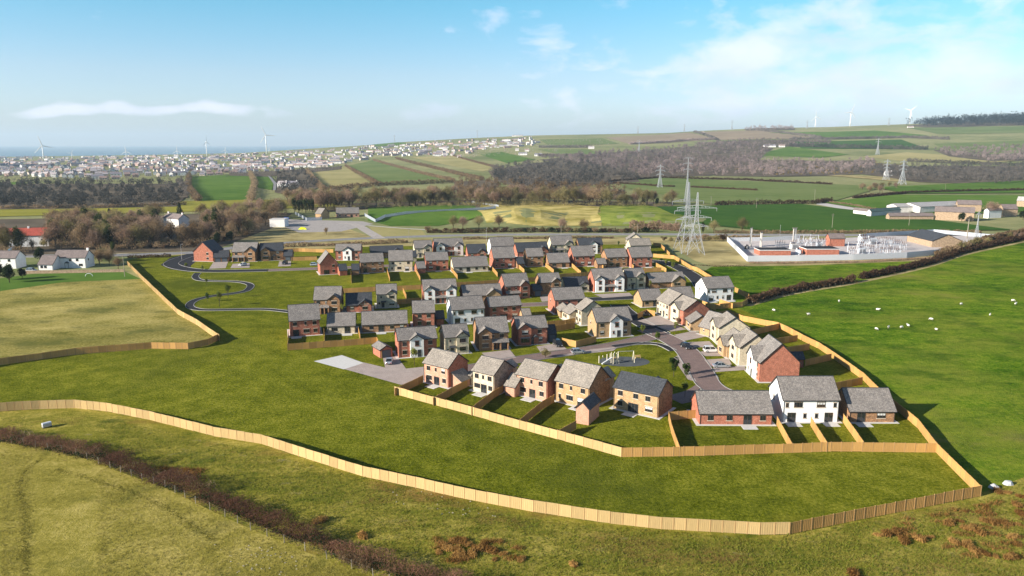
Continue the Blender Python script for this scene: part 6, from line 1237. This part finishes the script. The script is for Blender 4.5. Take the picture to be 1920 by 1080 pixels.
hl = [([(648, 312), (676, 328), (708, 347)], 4, 5, 'brown'), ([(700, 301), (775, 322), (852, 341)], 4, 5, 'brown'), ([(742, 298), (830, 320), (905, 339)], 5, 6, 'brown'), ([(850, 293), (905, 308), (945, 318)], 4, 4, 'brown'), ([(355, 330), (352, 352), (372, 378)], 6, 6, 'brown'), ([(470, 327), (478, 345), (470, 378)], 6, 6, 'brown'), ([(1140, 341), (1240, 334), (1400, 338), (1560, 347)], 3, 3, 'hedge'), ([(1150, 344), (1235, 350), (1265, 351)], 3, 2.5, 'hedge'), ([(1295, 352), (1420, 358)], 3, 2.5, 'hedge'), ([(1340, 385), (1440, 383), (1530, 382), (1560, 378)], 4, 4, 'hedge'), ([(1540, 378), (1600, 386), (1690, 404)], 3, 1.5, 'brown'), ([(1600, 372), (1700, 363), (1800, 360), (1960, 357)], 4, 3, 'hedge'), ([(1180, 271), (1290, 264), (1345, 262)], 12, 9, 'far'), ([(1302, 248), (1345, 263)], 10, 8, 'fardark'), ([(1418, 245), (1540, 259)], 10, 8, 'fardark'), ([(1480, 275), (1590, 278), (1740, 281)], 12, 12, 'fardark'), ([(1480, 262), (1700, 259), (1780, 262)], 12, 10, 'fardark'), ([(1700, 303), (1860, 310), (1990, 314)], 8, 8, 'fardark'), ([(1008, 293), (1140, 294)], 10, 8, 'far'), ([(1010, 277), (1110, 277)], 12, 9, 'fardark'), ([(0, 392), (200, 390), (350, 385)], 3, 3, 'brown'), ([(576, 321), (592, 342), (606, 358)], 5, 6, 'brown'), ([(590, 344), (610, 359), (700, 349), (850, 343)], 5, 6, 'brown')]
HLAB = ['beside the straw field at its right', 'between the two pale strips above the reservoir belt', 'above the straw strip below the town', 'at the top of the sloping strips', 'left of the green field below the town', 'right of the green field below the town', 'along the top of the long pale green field', 'short piece left in the long pale green field', 'short piece in the middle of the pale green field', 'along the top of the deep green field', 'beside the farm track', 'above the farm running to the right edge', 'below the left ploughed field', 'between the two ploughed fields', 'right of the second ploughed field', 'across the middle of the right hillside', 'higher across the right hillside', 'below the right hand straw field', 'below the pale fields in the centre', 'above the pale fields in the centre', 'under the narrow olive strip at the left', 'left of the straw field', 'along the foot of the straw and pale fields']
for i, (pp, w, h, m) in enumerate(hl):
    pts = [PT(x, y) for x, y in pp]; D_ = sum(p.y for p in pts) / len(pts); L_ = sum((a - c).length for a, c in zip(pts, pts[1:]))
    sub = []
    for a, c in zip(pts, pts[1:]):
        for j in range(8): q = a.lerp(c, j / 8); sub.append(Vector((q.x, q.y, float(hgt(q.x, q.y)))))
    sub.append(pts[-1])
    hedge(None, w, h, TW[m], 'bare field hedge ' + HLAB[i], min(20, 14000 / L_), 1.0 + D_ / 1500, 100 + i, pts3=sub)['group'] = 'hedges of the far fields'
# ---------------------------------------------------------------- far woods
wood('far_wood', [(-40, 350), (60, 345), (180, 345), (340, 345), (350, 368), (330, 388), (150, 392), (-40, 394)], 330, 11, TW['fardark'], 'dark winter wood between the town and the yellow field', 201)
wood('far_wood', [(330, 338), (352, 342), (352, 372), (340, 372)], 18, 10, TW['fardark'], 'narrow strip of bare trees left of the green field', 202)
wood('far_wood', [(520, 328), (572, 322), (598, 352), (560, 368), (515, 362)], 60, 12, TW['fardark'], 'dark clump of trees left of the straw field', 203); wood('far_wood', [(430, 325), (560, 318), (640, 312), (640, 318), (560, 326), (500, 332), (430, 330)], 60, 8, TW['fardark'], 'dark trees along the lower edge of the town', 204)
wood('far_wood', [(915, 322), (960, 312), (1000, 306), (1060, 302), (1100, 306), (1190, 330), (1200, 342), (1140, 346), (1050, 352), (990, 358), (930, 340)], 330, 15, TW['fardark'], 'dark wood in the valley at the centre', 205)
wood('far_wood', [(1010, 300), (1120, 288), (1200, 282), (1300, 274), (1400, 270), (1450, 278), (1420, 300), (1330, 330), (1200, 334), (1120, 316)], 520, 16, TW['far'], 'pinkish winter wood filling the middle valley', 206)
wood('far_wood', [(1330, 306), (1420, 300), (1560, 302), (1640, 300), (1640, 318), (1560, 330), (1450, 332), (1340, 330)], 300, 12, TW['far'], 'pinkish wood right of the valley centre', 207); wood('gorse_scrub', [(1370, 318), (1460, 316), (1570, 312), (1640, 306), (1700, 310), (1640, 326), (1540, 330), (1440, 330)], 110, 6, TW['gorse'], 'orange gorse scrub on the valley side', 208)
wood('far_wood', [(1575, 322), (1700, 312), (1920, 312), (1990, 314), (1990, 346), (1850, 346), (1720, 342), (1640, 330)], 430, 12, TW['fardark'], 'dark wood behind the far pair of pylons', 209)
wood('far_wood', [(1750, 282), (1850, 276), (1990, 272), (1990, 300), (1870, 304), (1780, 294)], 240, 14, TW['far'], 'pale pinkish wood at the far right', 210); wood('hilltop_conifers', [(1700, 236), (1760, 231), (1840, 227), (1990, 223), (1990, 236), (1840, 237), (1740, 240)], 520, 42, TW['conifer'], 'blue dark conifer wood on the far hilltop', 211, 40)
wood('far_wood', [(1395, 243), (1440, 240), (1490, 241), (1490, 244), (1400, 246)], 70, 22, TW['far'], 'low wood on the skyline right of centre', 212, 40); wood('far_wood', [(1300, 268), (1420, 262), (1560, 264), (1560, 272), (1450, 276), (1330, 276)], 160, 12, TW['far'], 'line of pinkish trees above the pale farm', 213)
wood('far_wood', [(930, 352), (1000, 345), (1060, 352), (1170, 356), (1170, 374), (930, 372)], 90, 12, TW['brown'], 'brown trees behind the winter belt at the centre', 214); wood('far_wood', [(850, 342), (930, 338), (940, 372), (860, 370)], 40, 11, TW['brown'], 'brown trees at the foot of the sloping fields', 215)
# ---------------------------------------------------------------- the town
TOWNM = [simple('town_white', (.66, .65, .64), .9, var=.05, vs_=.1), simple('town_cream', (.50, .43, .37), .9, vs_=.1), simple('town_pink', (.38, .26, .23), .9, vs_=.1)]; TR = [simple('town_slate', (.20, .19, .22), .7, vs_=.1), simple('town_brown_roof', (.30, .21, .19), .8, vs_=.1), simple('town_pale_roof', (.38, .34, .35), .8, vs_=.1)]
def town_mb(b, c, L, D, h, rz, wm, rm):
    k = len(b.v); q = MB(); t = .75; q.box(0, 0, -2, L, D, h, wm); q.roofprism(-.3, D + .3, h - .2, t, .2, -.2, L + .2, 'x', rm); q.prism([(.01, h), (D - .01, h), (D / 2, h + D / 2 * t - .02)], 0.02, L - .02, 'x', wm)
    for i in range(3):
        for z in (1, 3.4):
            if z < h - 1: q.box(L * (.12 + .3 * i), -.05, z, L * (.12 + .3 * i) + 1.2, -.003, z + 1.2, 6)
    q.box(L * .85, D / 2 - .5, h + D / 2 * t - .2, L * .85 + 1, D / 2 + .5, h + D / 2 * t + 1.2, wm)
    m = Matrix.Translation(c) @ Matrix.Rotation(rz, 4, 'Z'); b.add([tuple(m @ Vector(v)) for v in q.v], q.f, 0); b.m[-len(q.f):] = q.m
tpl = []
for i in range(9):
    b = MB(); rr = random.Random(i); town_mb(b, Vector((0, 0, 0)), rr.choice([7, 9, 12, 17]), rr.uniform(6, 8), rr.choice([2.6, 4.2, 4.8, 5]), 0, [0, 1, 0, 2, 0, 1, 0, 2, 1][i], 3 + (i // 3) % 3); tpl.append(b.mesh('town_house', TOWNM + TR + [M['trim']], uv=False))
town_poly = [(-40, 296), (100, 294), (430, 290), (600, 282), (760, 270), (860, 264), (1000, 259), (1010, 272), (900, 282), (850, 296), (780, 292), (690, 298), (640, 308), (520, 322), (440, 326), (370, 330), (250, 333), (190, 338), (120, 334), (-40, 330)]
r = rng(61); pts = poly_samples(town_poly, 1250, r); pts.sort(key=lambda p: -p[1]); occ = []; n_ = 0; far_b = MB()
def town_rz(r, c=None):
    n_ = noise.noise(Vector((c.x / 260, c.y / 420, 3))) if c is not None else 0
    return round(n_ * 5) * .38 + (1.57 if r.uniform() < .25 else 0) + r.uniform(-.05, .05)
for x, y in pts:
    c = PT(x, y)
    if any(abs(c.x - o.x) < 12 and abs(c.y - o.y) < 13 for o in occ[-260:]): continue
    occ.append(c); n_ += 1
    if n_ <= 270:
        o = link('town_house', tpl[r.randint(9)], None, c, town_rz(r, c)); tag(o, 'small house among the crowded houses of the distant seaside town', 'house', 'houses of the distant town')
    else: town_mb(far_b, c, r.choice([8, 12, 18, 28]), 7, r.choice([4, 5, 5]), town_rz(r, c), int(r.choice([0, 0, 1, 2])), 3 + r.randint(3))
tag(link('far_town', far_b.mesh('far_town', TOWNM + TR + [M['trim']], uv=False)), 'mass of tiny houses in the farther part of the town', 'town', kind='stuff')
wood('town_trees', town_poly, 560, 7, TW['fardark'], 'dark trees scattered among the houses of the town', 301, 34); wood('town_trees', [(640, 292), (760, 280), (880, 268), (1000, 262), (1130, 262), (1180, 272), (1000, 290), (870, 298), (760, 296)], 380, 8, TW['far'], 'pinkish trees round the upper end of the town', 302, 34)
wood('town_trees', [(-40, 296), (60, 294), (90, 296), (-40, 302)], 30, 14, TW['fardark'], 'dark trees at the left edge of the town', 303, 40); wood('town_trees', [(-40, 328), (200, 338), (380, 331), (430, 328), (430, 334), (200, 348), (-40, 342)], 110, 9, TW['fardark'], 'dark trees below the town', 304, 40)
for i, (x, y, L_, lb) in enumerate([(1432, 276, 38, 'long white farm shed in the valley right of centre'), (1461, 276, 18, 'small grey roofed house beside the long white shed'), (1103, 279, 20, 'white house above the pale green field at the centre'), (972, 291, 26, 'long grey farm shed below the pale farm houses'), (984, 284, 14, 'white farm house above the long grey shed'), (966, 283, 12, 'pale farm house left of the white one'), (1002, 293, 22, 'low grey barn right of the long farm shed'), (857, 296, 12, 'large white house at the lower right edge of the town'), (520, 352, 12, 'white cottage by the lane left of the straw field'), (537, 352, 14, 'cream cottage hidden by the dark clump of trees'), (1702, 240, 26, 'white farm on the skyline below the hilltop conifers'), (1660, 330, 12, 'small cottage near the far pylons'), (960, 256, 60, 'long terrace on the skyline at the upper end of the town'), (1310, 250, 26, 'white farm on the skyline at the centre')]):
    b = MB(); town_mb(b, Vector((0, 0, 0)), L_, 9, 5, 0, 0, 3 + i % 3); o = link('far_building', b.mesh('far_building', TOWNM + TR + [M['trim']], uv=False), None, PT(x, y), -.15); tag(o, lb, 'building')
road('lane', [(500, 330), (510, 340), (517, 352), (516, 362)], 7, M['oldroad'], .4, kerb=False) if False else drape('lane', [(502, 330), (508, 333), (519, 345), (517, 358), (512, 358), (513, 346)], M['oldroad'], .9, far=1)
# ---------------------------------------------------------------- haze
hm = bpy.data.materials.new('haze'); hm.use_nodes = True; hn = hm.node_tree; hn.nodes.clear(); pv = hn.nodes.new('ShaderNodeVolumePrincipled'); pv.inputs['Color'].default_value = (.66, .84, 1.0, 1); pv.inputs['Density'].default_value = 6e-5; pv.inputs['Anisotropy'].default_value = .1
ho = hn.nodes.new('ShaderNodeOutputMaterial'); hn.links.new(pv.outputs[0], ho.inputs['Volume'])
b = MB(); b.box(-31000, -400, -125, 31000, 31000, 420); hz = link('haze', b.mesh('haze', [hm], uv=False)); tag(hz, kind='stuff')
